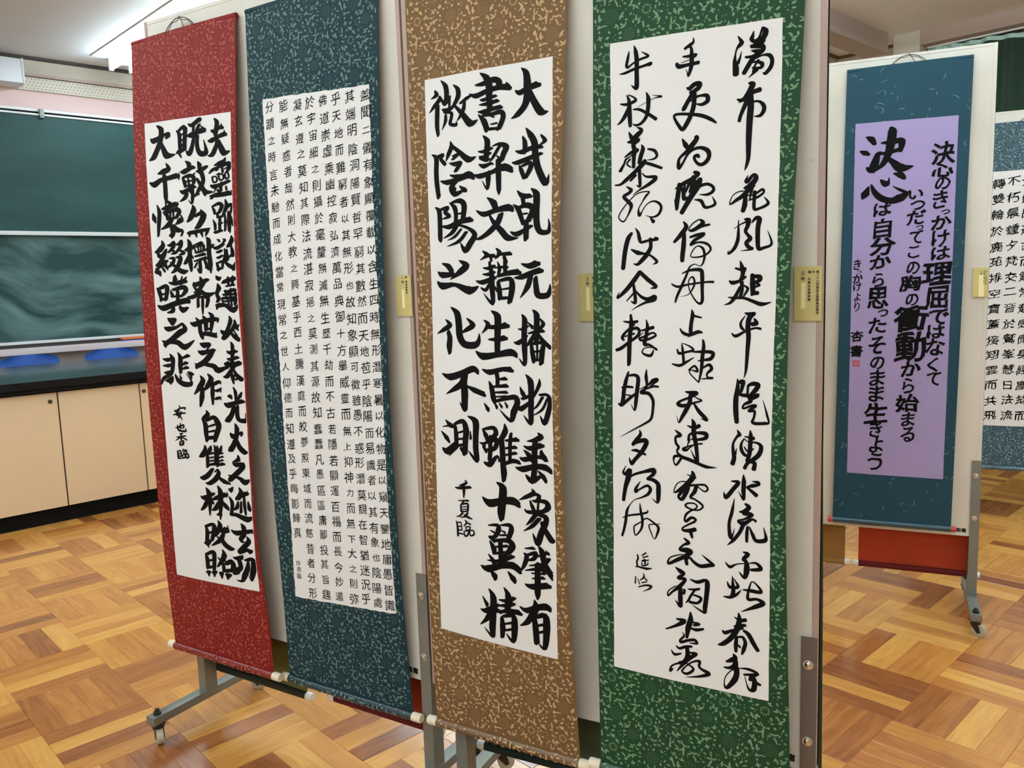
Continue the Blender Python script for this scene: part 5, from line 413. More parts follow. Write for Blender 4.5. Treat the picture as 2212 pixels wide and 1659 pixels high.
for k in range(4):
    y0 = -3.0 + k*1.75
    w = MB()
    for (a, c, d, e) in ((y0, y0+1.75, 1.0, 1.05), (y0, y0+1.75, 2.45, 2.5), (y0, y0+.05, 1.05, 2.45), (y0+1.70, y0+1.75, 1.05, 2.45), (y0+.85, y0+.90, 1.05, 2.45)):
        w.box(WX0-.08, WX0-.02, a, c, d, e)
    wo = structure('window_%d' % (k+1), w, M['white_metal'])
    for j in range(2):
        g = MB(); g.box(WX0-.055, WX0-.045, y0+.05+j*.85, y0+.85+j*.85, 1.05, 2.45); g.build('pane', M['window_glass'], wo)

# partition corner by the windows, down-stand beams, column (upper right of the photograph)
k = 1.063
PY = 3.10*k
b = MB(); b.box(4.6, WX1-.001, PY, PY+.12, 0, CEIL-.001); structure('wall_partition', b, M['wall'])
b = MB(); b.box(4.6, WX1-.001, PY-.02, PY, CEIL-.022, CEIL); b.box(WX1-.02, WX1, 2.73, PY-.02, CEIL-.022, CEIL); structure('trim_1', b, M['trim_brown'])
BX = 6.36*k; BY = 2.57*k
b = MB(); b.box(1.5, BX, BY, BY+.30, CEIL-.115, CEIL-.0005)
# beams hang lower than the plaster ceiling
beam_side = MB(); beam_side.box(2.0, 6.66, BY, BY+.18, 2.94-.01, CEIL-.0005)
tag(structure('trim_2', beam_side, M['beam']), kind='structure')
b = MB(); b.box(BX, BX+.26, WY0+.001, 2.385*k, 2.965, CEIL-.0005); structure('trim_3', b, M['beam'])
b = MB(); b.box(BX-.01, BX+.36, 2.385*k, BY-.001, 0, CEIL-.0007); structure('trim_4', b, M['column'])

# dark ceiling trim line and fittings of the blackboard wall
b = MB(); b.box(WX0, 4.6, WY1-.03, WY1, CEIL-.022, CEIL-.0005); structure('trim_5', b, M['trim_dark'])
def zb(z): return CAM_Z + (z-CAM_Z)*k
b = MB(); b.box(WX0, 4.6, WY1-.012, WY1-.0002, zb(2.605), zb(2.737)); structure('trim_6', b, M['wall_pink'])

# ------------------------------------------------------------------ parquet floor
TILE = 0.2975
OX, OY = 1.146, 3.578
rng = random.Random(11)
def pix(P):
    d = Vector(P) - Vector((0, 0, CAM_Z)); z = d.dot(Vector(CAM_FW))
    if z < .1: return None
    return (1106 + CAM_F*d.dot(Vector(CAM_R))/z, 829.5 - CAM_F*d.dot(Vector(CAM_U))/z, z)
planks = []
i0, i1 = int((WX0-OX)/TILE)-1, int((WX1-OX)/TILE)+1
j0, j1 = int((WY0-OY)/TILE)-1, int((WY1-OY)/TILE)+1
for i in range(i0, i1+1):
    for j in range(j0, j1+1):
        tx, ty = OX+i*TILE, OY+j*TILE
        along_x = (i+j) % 2 == 0
        base = rng.choice([.45, .6, .7, .5])
        ws = [1+rng.uniform(-.12, .12) for _ in range(4)]; S_ = sum(ws); a = 0
        for q in range(4):
            w = ws[q]/S_*TILE
            x0, x1, y0, y1 = (tx, tx+TILE, ty+a, ty+a+w) if along_x else (tx+a, tx+a+w, ty, ty+TILE)
            a += w
            if x1 < WX0+.02 or x0 > WX1-.02 or y1 < WY0+.02 or y0 > WY1-.02: continue
            x0, x1, y0, y1 = max(x0, WX0), min(x1, WX1), max(y0, WY0), min(y1, WY1)
            tone = base + rng.uniform(-.2, .22)
            if rng.random() < .13: tone = rng.uniform(.08, .30)
            elif rng.random() < .15: tone = rng.uniform(.80, .95)
            planks.append((x0, x1, y0, y1, along_x, tone))
def plank_geo(x0, x1, y0, y1, along_x, tone, dz):
    g, c = .00035, .0009
    x0 += g; x1 -= g; y0 += g; y1 -= g
    vs = [(x0, y0, -.006), (x1, y0, -.006), (x1, y1, -.006), (x0, y1, -.006),
          (x0, y0, dz-c*.5), (x1, y0, dz-c*.5), (x1, y1, dz-c*.5), (x0, y1, dz-c*.5),
          (x0+c, y0+c, dz), (x1-c, y0+c, dz), (x1-c, y1-c, dz), (x0+c, y1-c, dz)]
    fs = [(0, 1, 5, 4), (1, 2, 6, 5), (2, 3, 7, 6), (3, 0, 4, 7), (4, 5, 9, 8), (5, 6, 10, 9), (6, 7, 11, 10), (7, 4, 8, 11), (8, 9, 10, 11)]
    ou, ov = rng.uniform(0, 40), rng.uniform(0, 40)
    uvs = [((v[0]-x0+ou, v[1]-y0+ov) if along_x else (v[1]-y0+ou, v[0]-x0+ov)) for v in vs]
    return vs, fs, uvs
def plank_object(items, name):
    V, F, U, T = [], [], [], []
    for it in items:
        vs, fs, uvs = plank_geo(*it, rng.uniform(-.0002, .0002)); nb = len(V)
        V += vs; U += uvs; F += [tuple(nb+q for q in f) for f in fs]; T += [it[5]]*len(fs)
    me = bpy.data.meshes.new(name); me.from_pydata(V, [], F)
    uvl = me.uv_layers.new(name='UVMap')
    idx = np.empty(len(me.loops), dtype=np.int32); me.loops.foreach_get('vertex_index', idx)
    uvl.data.foreach_set('uv', np.array(U, dtype=np.float32)[idx].ravel())
    at = me.attributes.new('tone', 'FLOAT', 'FACE'); at.data.foreach_set('value', T)
    me.materials.append(M['wood']); me.update()
    o = bpy.data.objects.new(name, me); COL.objects.link(o); o.parent = floor
    return o
def shown(it):
    cx, cy = (it[0]+it[1])/2, (it[2]+it[3])/2
    p = pix((cx, cy, 0))
    if p is None or p[0] < -30 or p[0] > 2240 or p[1] > 1690 or p[1] < 700: return 0
    if 960 < p[0] < 1765: return 0
    if p[0] <= 960 and p[1] < 1085: return 0
    if 345 < p[0] < 960 and p[1] < 1380+(p[0]-345)*.25: return 0
    return 1.0/p[2]**3
order = sorted(range(len(planks)), key=lambda q: -shown(planks[q]))
near = [q for q in order[:300] if shown(planks[q]) > 0]
ns = set(near)
for q in near: plank_object([planks[q]], 'plank')
rest = plank_object([planks[q] for q in range(len(planks)) if q not in ns], 'parquet_planks')
rest['kind'] = 'stuff'

# ------------------------------------------------------------------ blackboard, tray, pegboard
YB = WY1
board = empty('sliding_blackboard', (1.6, YB-.06, zb(.94)))
tag(board, 'large green two-tier sliding chalkboard on the front wall behind the dark bench', 'blackboard')
def rel(root, mb):      # shift geometry into the root's own space
    l = root.location; mb.v = [(x-l[0], y-l[1], z-l[2]) for (x, y, z) in mb.v]; return mb
BX0, BX1 = -1.2, 4.2
z_t, z_m, z_b = zb(2.56), zb(1.75), zb(.985)
m_ = MB(); m_.box(BX0, BX1, YB-.075, YB-.055, z_m-.01, z_t); up = rel(board, m_).build('upper_board', M['chalk_up'], board)
m_ = MB(); m_.box(BX0, BX1, YB-.045, YB-.025, z_b, z_m+.05); lo = rel(board, m_).build('lower_board', M['chalk_low'], board)
m_ = MB()
m_.cbox(BX0, BX1, YB-.09, YB-.05, z_m-.022, z_m+.008, .003); rel(board, m_).build('middle_rail', M['white_metal'], board, True)
m_ = MB()
m_.cbox(BX0, BX1, YB-.085, YB-.012, z_t, z_t+.014, .002)
m_.cbox(BX0, BX1, YB-.075, YB-.012, z_t+.030, z_t+.048, .002)
rel(board, m_).build('top_rail', M['white_metal'], board, True)
m_ = MB(); m_.box(BX0, BX1, YB-.06, YB-.012, z_t+.014, z_t+.030); rel(board, m_).build('rail_groove', M['black_gap'], board)
m_ = MB(); m_.cbox(1.76*k, 1.79*k, YB-.10, YB-.05, z_t-.018, z_t+.048, .003); rel(board, m_).build('rail_clip', M['steel'], board, True)
m_ = MB(); m_.cbox(BX0, BX1, YB-.05, YB-.012, z_b-.022, z_b, .002); rel(board, m_).build('bottom_rail', M['white_metal'], board, True)
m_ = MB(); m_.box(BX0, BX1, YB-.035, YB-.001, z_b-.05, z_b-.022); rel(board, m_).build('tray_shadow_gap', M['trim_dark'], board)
m_ = MB(); m_.box(BX0, BX1, YB-.035, YB-.001, z_b, z_t+.01); m_.v = m_.v; rel(board, m_).build('backing', M['trim_dark'], board)
m_ = MB()
m_.cbox(BX0, BX1, YB-.14, YB-.001, z_b-.075, z_b-.062, .003); m_.cbox(BX0, BX1, YB-.148, YB-.136, z_b-.095, z_b-.045, .004)
rel(board, m_).build('chalk_tray', M['pink_tray'], board, True)
# eraser and chalk on the tray
zt = z_b-.062
er = empty('blackboard_eraser', (2.24*k, YB-.096, zt+.0005)); tag(er, 'orange and blue chalkboard eraser lying on the chalk tray', 'eraser')
m_ = MB(); m_.cbox(-.075, .10, -.027, .027, 0, .026, .003); m_.build('felt', M['eraser_blue'], er, True)
m_ = MB(); m_.cbox(-.078, .103, -.029, .029, .026, .044, .005); m_.build('handle', M['eraser_orange'], er, True)
m_ = MB(); m_.tube([(0, -.012, .006), (.004, .014, .006)], .006, 10)
ch = m_.build('chalk_stub', M['chalk'], None, True); ch.location = (2.085*k, YB-.10, zt); tag(ch, 'tiny white chalk stub left of the eraser on the chalk tray', 'chalk')

# perforated rail above the pink band, with wall box
pg = empty('perforated_board', (1.6, YB, zb(2.75))); tag(pg, 'long perforated pin board strip above the pink band over the blackboard', 'pin board')
m_ = MB(); m_.cbox(-1.0, 4.3, YB-.03, YB-.001, zb(2.738), zb(2.828), .003); rel(pg, m_).build('strip', M['wall'], pg, True)
m_ = MB(); m_.box(-1.0, 4.3, YB-.05, YB-.001, zb(2.832), zb(2.852)); rel(pg, m_).build('top_ledge', M['beam'], pg)
hv, hf = [], []
n_ = 0
for r_ in range(4):
    zz = zb(2.752) + r_*.0225
    for c_ in range(110):
        xx = 1.35 + c_*.026 + (r_ % 2)*.013
        cy = YB-.0304; bb = len(hv)
        for a_ in range(6):
            hv.append((xx-1.6+0.0036*math.cos(a_*math.pi/3), cy-YB, zz-zb(2.75)+0.0036*math.sin(a_*math.pi/3)))
        hf.append(tuple(bb+a_ for a_ in range(6)))
ho = raw_mesh('perforations', hv, hf, M['trim_dark'], pg); ho['kind'] = 'stuff'
m_ = MB(); m_.cbox(1.25, 1.655*k, YB-.20, YB-.012, zb(2.745), zb(2.905), .006)
bx = m_.build('wall_box', M['box_white'], None, True); tag(bx, 'white box mounted high on the wall above the blackboard, at the left', 'box')
m_ = MB(); m_.cbox(1.655*k-.001, 1.655*k+.010, YB-.205, YB-.012, zb(2.742), zb(2.91), .002)
e_ = m_.build('end_plate', M['white_metal'], bx, True)

# ------------------------------------------------------------------ long bench: cabinets + worktop
YD = 5.174
def cabinet(x0, label, lock_left, lock_right):
    c = empty('bench_cabinet', (x0, YD, 0)); tag(c, label, 'cabinet', None)
    W_ = .904
    m_ = MB(); m_.box(0.002, W_-.002, .018, 1.1, .092, .764); m_.build('body', M['bench_edge'], c)
    m_ = MB(); m_.box(0, W_, .03, 1.08, 0, .0915); m_.build('plinth', M['black_gap'], c)
    for q in range(2):
        m_ = MB(); m_.cbox(.004+q*.452, .448+q*.452, 0, .018, .094, .757, .0015)
        d = m_.build('door', M['bench_door'], c, True)
        lk = lock_left if q == 0 else lock_right
        if lk is not None:
            m_ = MB(); m_.tube([(lk, .004, 0.708), (lk, -.006, 0.708)], .0115, 16); m_.build('lock', M['lock'], d, True)
            m_ = MB(); m_.tube([(lk, -.0055, 0.708), (lk, -.0065, 0.708)], .0042, 10)
            
    return c
cabinet(-.481, 'cream two-door bench cabinet at the far left, mostly outside the picture', None, None)
cabinet(.423, 'cream bench cabinet at the left picture edge with a lock at its right door corner', None, .862)
cabinet(1.327, 'cream bench cabinet just left of the red scroll, dark mark on its door', None, .475)
cabinet(2.231, 'cream bench cabinet hidden behind the red scroll', None, None)
m_ = MB(); m_.cbox(-.52, 3.18, YD-.045, 6.36, .803, .835, .003)
wt = m_.build('worktop', M['bench_top'], None, True); tag(wt, 'long dark green-grey glossy worktop over the cream cabinets', 'worktop')
m_ = MB(); m_.box(-.52, 3.18, YD-.0475, YD-.0455, .790, .833)
m_.box(-.52, 3.18, YD-.03, 6.3, .765, .8025); m_.build('edge_band', M['bench_edge'], wt)

# ------------------------------------------------------------------ blue chairs behind the bench
def chair():
    c = empty('school_chair')
    # back shell: curved, rounded corners
    vs, fs = [], []; nx, nz = 16, 10; w, h = .39, .24
    for side in (0, 1):
        for j in range(nz+1):
            v = j/nz
            for i in range(nx+1):
                u = i/nx*2-1
                hw = w/2
                zc = v*2-1; r = .36
                ex = 1.0
                if zc > 1-r*1.2: 
                    q = (zc-(1-r*1.2))/(r*1.2); ex = 1-(1-math.sqrt(max(0, 1-q*q)))*.42
                if zc < -1+r*.6:
                    q = (-1+r*.6-zc)/(r*.6); ex = 1-(1-math.sqrt(max(0, 1-q*q)))*.2
                x = u*hw*ex
                y = -.030*(u*u) + .012*v + (.008 if side else 0)
                vs.append((x, y+.17, .645+v*h))
    m = (nx+1)*(nz+1)
    for j in range(nz):
        for i in range(nx):
            a = j*(nx+1)+i; q = (a, a+1, a+nx+2, a+nx+1)
            fs.append(q); fs.append(tuple(m+t for t in reversed(q)))
    def wall(seq):
        for a, b2 in zip(seq[:-1], seq[1:]): fs.append((a, b2, m+b2, m+a))
    wall([i for i in range(nx+1)]); wall([nz*(nx+1)+i for i in range(nx+1)])
    wall([j*(nx+1) for j in range(nz+1)]); wall([j*(nx+1)+nx for j in range(nz+1)])
    bk = MB(); bk.add(vs, fs); bk.build('backrest', M['chair_blue'], c, True)
    st = MB(); st.cbox(-.19, .19, -.20, .16, .425, .440, .006); st.build('seat', M['chair_blue'], c, True)
    for sx in (-1, 1):
        fr = MB(); fr.tube([(sx*.15, .19, .86), (sx*.15, .185, .66), (sx*.16, .17, .46), (sx*.165, .10, .425)], .009, 8)
        fr.build('back_frame', M['steel'], c, True)
    for sx in (-1, 1):
        for sy in (-1, 1):
            l = MB(); l.tube([(sx*.16, sy*.15, .43), (sx*.185, sy*.19, 0.0)], .0095, 8); l.build('leg', M['steel'], c, True)
    return c
def copy_tree(o, parent=None):
    c = o.copy(); COL.objects.link(c); c.parent = parent
    for chd in [x for x in bpy.data.objects if x.parent == o]: copy_tree(chd, c)
    return c
ch1 = chair(); ch1.location = (1.55, 6.50, 0)
tag(ch1, 'blue plastic chair back showing above the worktop at the left picture edge', 'chair', 'blue chairs behind the bench')
ch2 = copy_tree(ch1); ch2.location = (2.12, 6.53, 0)
tag(ch2, 'blue plastic chair back beside the red scroll, right one of the pair above the worktop', 'chair', 'blue chairs behind the bench')

# ------------------------------------------------------------------ fluorescent lamps
def lamp(x, y, length, label):
    c = empty('ceiling_lamp', (x, y, CEIL)); tag(c, label, 'ceiling lamp', 'fluorescent ceiling lamps')
    m_ = MB(); m_.cbox(-.062, .062, 0, length, -.040, -.0062, .004); m_.build('housing', M['lamp_body'], c, True)
    m_ = MB()
    m_.box(-.21, .21, 0, length, -.006, -.0008); m_.build('ceiling_plate', M['lamp_body'], c)
    for sx in (-.075, .075):
        t = MB(); t.tube([(sx, .035, -.076), (sx, length-.035, -.076)], .0165, 14); t.build('tube', M['tube'], c, True)
        for yy in (.015, length-.015):
            e = MB(); e.cbox(sx-.016, sx+.016, yy-.014, yy+.014, -.096, -.0065, .003); e.build('lamp_holder', M['white_metal'], c, True)
    return c
LX = 2.41
names = ['twin-tube ceiling lamp nearest the blackboard wall', 'twin-tube ceiling lamp second from the blackboard wall, above the red scroll']
ORD = ['first', 'second', 'third', 'fourth', 'fifth', 'sixth', 'seventh', 'eighth']
first = None
for r, lx in enumerate((LX, -.75, 4.7)):  # window-side row is unseen, placed and extended to add brightness
    for q in range(8):
        y = 5.50 - q*1.30
        if r == 2 and 1.6 < y+1.29 and y < 3.5: y -= .0
        if y < WY0+.2: continue
        if r == 0 and q < 2: lab = names[q]
        elif r == 0: lab = 'twin-tube ceiling lamp, %s from the blackboard, row over the red scroll' % ORD[q]
        else: lab = 'twin-tube ceiling lamp, %s from the blackboard in the %s' % (ORD[q], ('', 'row over the viewer', 'unseen window side row added for brightness')[r])
        if first is None:
            first = lamp(lx, y, 1.29, lab)
        else:
            c = copy_tree(first); c.location = (lx, y, CEIL); c['label'] = lab

# ------------------------------------------------------------------ curtain on the window wall
def curtain(y_from, y_to, label, seed):
    c = empty('curtain', (BX+.10, (y_from+y_to)/2, 2.93)); tag(c, label, 'curtain')
    rg = random.Random(seed)
    n = int(abs(y_to-y_from)/.012); vs, fs = [], []
    zs = [0.05, .6, 1.4, 2.2, 2.915, 2.945]
    ph = 0
    prof = []
    for i in range(n+1):
        ph += .5+.18*math.sin(i*.05+seed); prof.append(.026*math.sin(ph)+.010*math.sin(i*.031+seed))
    tops = [.018*math.sin(i*.055+1)+.008*math.sin(i*.21) for i in range(n+1)]
    for side in (0, 1):
        for jz, z in enumerate(zs):
            for i in range(n+1):
                y = y_from+(y_to-y_from)*i/n
                zz = z + (tops[i]*.6-.006 if jz >= 4 else 0)
                vs.append((prof[i]*(1.15-.06*jz)+side*.0015, y-(y_from+y_to)/2, zz-2.93))
    m = (n+1)*len(zs)
    body, headf = [], []
    for jz in range(len(zs)-1):
        for i in range(n):
            a = jz*(n+1)+i; q = (a, a+1, a+n+2, a+n+1)
            (headf if jz == 4 else body).append(q)
            (headf if jz == 4 else body).append(tuple(m+t for t in reversed(q)))
    mb_ = MB(); mb_.v = vs; mb_.f = body; o = mb_.build('cloth', M['curtain'], c, True)
    used = sorted({t for f in headf for t in f}); mp = {t: q for q, t in enumerate(used)}
    mb_ = MB(); mb_.v = [vs[t] for t in used]; mb_.f = [tuple(mp[t] for t in f) for f in headf]
    mb_.build('daylit_header', M['curtain_head'], c, True)
    r = MB(); r.cbox(-.012, .012, -(abs(y_to-y_from))/2, abs(y_to-y_from)/2, .020, .032, .002); r.build('rail', M['white_metal'], c, True)
curtain(2.52, -1.2, 'dark green pleated curtain across the windows at the right, top edge painted pale as if daylit', 1)
curtain(-1.22, -4.4, 'dark green pleated curtain farther right, outside the picture', 2)

# ------------------------------------------------------------------ display panels
def PT(key, s, d, z):
    """panel frame -> world; s along the panel, d off its face towards the viewer"""
    ox, oy, dx, dy = FRAMES[key]
    return (ox+dx*s+dy*d, oy+dy*s-dx*d, z)
PAN = {'A': (-.907, 0.0, .3177, 2.060, 'A'), 'B': (.004, .911, .3177, 2.060, 'B'), 'C': (-.9116, 0.0, .3126, 2.064, 'C'), 'D': (.401, 1.3126, .3126, 2.064, 'D')}
PT_T = .030
def local(root, mb):
    l = root.location; mb.v = [(x-l[0], y-l[1], z-l[2]) for (x, y, z) in mb.v]; return mb
def panel(key, label, posts, sticker):
    s0, s1, z0, z1, fr = PAN[key]
    F = lambda v: PT(fr, v[0], v[1], v[2])
    cx, cy, _ = PT(fr, (s0+s1)/2, 0, 0)
    root = empty('display_panel', (cx, cy, 0)); tag(root, label, 'display panel', 'rolling display panels carrying the scrolls')
    m_ = MB(); m_.box(s0+.008, s1-.008, -PT_T+.001, 0, z0+.008, z1-.008, F); local(root, m_).build('board', M['board'], root)
    for (a, c, d, e) in ((s0, s0+.012, z0, z1), (s1-.012, s1, z0, z1)):
        m_ = MB(); m_.cbox(a+.0006 if a == s0 else a, c if a == s0 else c-.0006, -PT_T, .0015, d, e, .001, F); local(root, m_).build('edge_trim', M['board_edge' if key in 'AB' else 'board'], root)
    for (d, e) in ((z0, z0+.010), (z1-.010, z1)):
        m_ = MB(); m_.cbox(s0+.0125, s1-.0125, -PT_T, .001, d, e, .001, F); local(root, m_).build('edge_trim', M['board'], root)
    m_ = MB(); m_.box(s1-.0006, s1+.0012, -PT_T*.62, -PT_T*.38, z0+.01, z1, F); local(root, m_).build('edge_groove', M['black_gap'], root)
    for (sp, wp, mt) in posts:
        m_ = MB()
        m_.box(sp-wp/2, sp+wp/2, .0022, .0052, z0-.002, .600, F)
        m_.box(sp-wp/2, sp+wp/2, .0005, .0052, .085, z0-.002, F)
        m_.box(sp-wp/2, sp-wp/2+.003, -PT_T-.004, .0005, .085, z0-.002, F)
        m_.box(sp+wp/2-.003, sp+wp/2, -PT_T-.004, .0005, .085, z0-.002, F)
        m_.box(sp-wp/2, sp+wp/2, -PT_T-.007, -PT_T-.004, .085, .600, F)
        po = local(root, m_).build('post', M[mt], root)
        for zz in (.545, .385):
            m_ = MB()
            c0 = PT(fr, sp-.001, .0052, zz); c1 = PT(fr, sp-.001, .0072, zz); c2 = PT(fr, sp-.001, .0105, zz); c3 = PT(fr, sp-.001, .012, zz)
            m_.tube([c0, c1, c1, c2, c3], [.0095, .0095, .0070, .0062, .002], 14); local(root, m_).build('bolt', M['chrome'], po, True)
        m_ = MB(); m_.cbox(sp-.018, sp+.018, -.212, .19, .060, .085, .003, F)
        ft = local(root, m_).build('foot', M['steel'], root, True)
        for dd in (-.19, .165):
            an = (.5 if dd > 0 else -.7)
            m_ = MB()
            top = PT(fr, sp, dd, .052); ax = Vector(PT(fr, sp+math.cos(an), dd+math.sin(an), 0))-Vector(PT(fr, sp, dd, 0))
            m_.tube([PT(fr, sp, dd, .060), PT(fr, sp, dd, .055), PT(fr, sp, dd, .050), PT(fr, sp, dd, .044)], [.021, .021, .017, .017], 16)
            # fork cheeks
            sd = Vector((-ax.y, ax.x, 0)).normalized(); axn = ax.normalized()
            for g in (-1, 1):
                pts = [Vector(top)+sd*g*.011+axn*q+Vector((0, 0, h-.052)) for q, h in ((-.014, .044), (.014, .044), (.022, .018), (.012, .014))]
                n0 = len(m_.v)
                vs = [tuple(p_) for p_ in pts]+[tuple(p_+sd*g*.0018) for p_ in pts]
                m_.add(vs, [(0, 1, 2, 3), (7, 6, 5, 4), (0, 4, 5, 1), (1, 5, 6, 2), (2, 6, 7, 3), (3, 7, 4, 0)])
            cs = local(root, m_).build('caster', M['caster_black'], root, True)
            wc = Vector(top)+axn*.014; wc.z = .0225
            m_ = MB(); m_.tube([wc-sd*.0095, wc-sd*.0085, wc+sd*.0085, wc+sd*.0095], [.0195, .0225, .0225, .0195], 20); local(root, m_).build('wheel', M['wheel'], cs, True)
            m_ = MB(); m_.tube([PT(fr, sp, dd, .085), PT(fr, sp, dd, .092), PT(fr, sp, dd, .0925), PT(fr, sp, dd, .101), PT(fr, sp, dd, .103)], [.0115, .0115, .0075, .0065, .003], 12)
            local(root, m_).build('nut', M['caster_black'], cs, True)
    # school sticker at the lower right corner
    m_ = MB(); zc = z0+.0205
    m_.box(s1-.0955, s1-.037, .0002, .0006, zc-.011, zc+.011, F); st = local(root, m_).build('sticker', M['sticker'], root)
    GL.append((root, fr, [('浦', s1-.084, zc+.001, .0155, .0155), ('和', s1-.0665, zc+.001, .0155, .0155), ('南', s1-.0485, zc+.001, .0155, .0155)], .0008, M['print'], .07, st))
    return root
GL = []

# ------------------------------------------------------------------ glyph outlines from the built-in font
def glyph_outlines(chars):
    cu = bpy.data.curves.new('glyphs', 'FONT'); cu.body = ''.join(chars); cu.size = 1.0; cu.resolution_u = 3
    ob = bpy.data.objects.new('glyphs', cu); COL.objects.link(ob)
    dg = bpy.context.evaluated_depsgraph_get()
    ec = ob.to_curve(dg, apply_modifiers=False)
    # advance width from an otherwise identical text of one character repeated
    cells = {}
    splines = []
    for sp in ec.splines:
        pts = []
        bp_ = sp.bezier_points
        n = len(bp_)
        if n == 0: continue
        for i in range(n):
            a, c = bp_[i], bp_[(i+1) % n]
            p0, p1, p2, p3 = a.co, a.handle_right, c.handle_left, c.co
            straight = ((p1-p0).cross(p3-p0).length < 1e-5) and ((p2-p0).cross(p3-p0).length < 1e-5)
            pts.append((p0.x, p0.y))
            if not straight:
                for t in (.33, .67):
                    q = (1-t)**3*p0+3*(1-t)**2*t*p1+3*(1-t)*t*t*p2+t**3*p3; pts.append((q.x, q.y))
        splines.append(pts)
    ob.to_curve_clear()
    bpy.data.objects.remove(ob, do_unlink=True); bpy.data.curves.remove(cu)
    return splines
def font_cells(chars):
    chars = sorted(set(chars)); n = len(chars)
    sp = glyph_outlines(chars)
    mx = max(max(p[0] for p in s) for s in sp)
    adv = GLYPH_ADV(chars)
    out = {c: [] for c in chars}
    for s in sp:
        cx = (min(p[0] for p in s)+max(p[0] for p in s))/2
        i = min(n-1, max(0, int(cx/adv)))
        out[chars[i]].append([(p[0]-i*adv, p[1]) for p in s])
    res = {}
    for c, ss in out.items():
        if not ss: continue
        xs = [p[0] for s in ss for p in s]; ys = [p[1] for s in ss for p in s]
        x0, x1, y0, y1 = min(xs), max(xs), min(ys), max(ys)
        res[c] = ([[((p[0]-(x0+x1)/2)/adv, (p[1]-(y0+y1)/2)/adv) for p in s] for s in ss], (x1-x0)/adv, (y1-y0)/adv)
    return res
def GLYPH_ADV(chars):
    a = glyph_outlines(['田']*2)
    xs = sorted((min(p[0] for p in s) for s in a))
    # outermost contours of the two identical glyphs are one advance apart
    w = sorted(a, key=lambda s: max(p[0] for p in s)-min(p[0] for p in s), reverse=True)[:2]
    l = sorted(min(p[0] for p in s) for s in w)
    return l[1]-l[0]

def area2(s):
    return sum(s[i][0]*s[(i+1) % len(s)][1]-s[(i+1) % len(s)][0]*s[i][1] for i in range(len(s)))
def glyph_polys(cell, cx, cz, w, h, bold, fit=False, slant=0.0, rise=0.0, mincho=1.0, noise=0.0, rg=None):
    """triangles + thickening bands of one character; returns verts(2d), faces"""
    ss, gw, gh = cell
    sx, sz = (w/gw, h/gh) if fit else (w, h)
    V, F = [], []
    tr = []
    for s in ss:
        tr.append([Vector((p[0]*sx, p[1]*sz, 0)) for p in s])
    big = max(ss, key=lambda s: abs(area2(s))); sign = 1 if area2(big) > 0 else -1
    def inside(pt, poly):
        r_ = False; x, y = pt.x, pt.y; n_p = len(poly)
        for i_ in range(n_p):
            a, b_ = poly[i_-1], poly[i_]
            if (a.y > y) != (b_.y > y) and x < (b_.x-a.x)*(y-a.y)/(b_.y-a.y)+a.x: r_ = not r_
        return r_
    outs = [s for s in tr if area2([(p.x, p.y) for p in s])*sign > 0]
    holes = [s for s in tr if area2([(p.x, p.y) for p in s])*sign <= 0]
    tris, flat = [], []
    outs.sort(key=lambda s: abs(area2([(p.x, p.y) for p in s])))
    left = list(holes)
    for o_ in outs:
        mine = [h_ for h_ in left if inside(h_[0], o_)]
        left = [h_ for h_ in left if not any(h_ is q for q in mine)]
        g_ = [o_]+mine; b0 = len(flat)
        tris += [tuple(b0+i_ for i_ in t) for t in tessellate_polygon(g_)]
        flat += [v for s in g_ for v in s]
    def out_pt(x, z):
        if noise and rg: pass
        xx = x + slant*z; zz = z + rise*x
        if noise: 
            xx += noise*w*math.sin(zz/h*9+cx*900); zz += noise*h*math.sin(xx/w*8+cz*700)
        return (cx+xx, cz+zz)
    V = [out_pt(v.x, v.y) for v in flat]
    F = [tuple(t) for t in tris]
    if bold > 0:
        for s in tr:
            n = len(s); base = len(V)
            for i in range(n):
                a, b_, c = s[i-1], s[i], s[(i+1) % n]
                d1 = (b_-a); d2 = (c-b_)
                if d1.length < 1e-9: d1 = d2
                if d2.length < 1e-9: d2 = d1
                n1 = Vector((d1.y, -d1.x, 0)).normalized()*sign; n2 = Vector((d2.y, -d2.x, 0)).normalized()*sign
                nn = (n1+n2)
                if nn.length < .2: nn = n1
                nn.normalize(); k_ = 1/max(.5, nn.dot(n1))
                q = b_+Vector((nn.x*bold*mincho, nn.y*bold, 0))*k_
                V.append(out_pt(b_.x, b_.y)); V.append(out_pt(q.x, q.y))
            for i in range(n):
                j = (i+1) % n
                F.append((base+2*i, base+2*j, base+2*j+1, base+2*i+1))
    return V, F

# ------------------------------------------------------------------ scroll surfaces
class Surf:
    def __init__(self, key, W, z, sl, sr, dl, dr, flip=1):
        self.key, self.W = key, W
        self.z, self.sl, self.sr, self.dl, self.dr = map(np.array, (z, sl, sr, dl, dr)); self.flip = flip
    def at(self, U, Z, off=0.0):
        U = np.asarray(U, float); Z = np.asarray(Z, float); t = U/self.W
        i = lambda a: np.interp(Z, self.z, a)
        s = i(self.sl)*(1-t)+i(self.sr)*t
        bow = .004*np.sin(np.clip(t, 0, 1)*math.pi)
        d = i(self.dl)*(1-t)+i(self.dr)*t + (bow+off)*self.flip
        ox, oy, dx, dy = FRAMES[self.key]
        return np.stack([ox+dx*s+dy*d, oy+dy*s-dx*d, Z], -1)

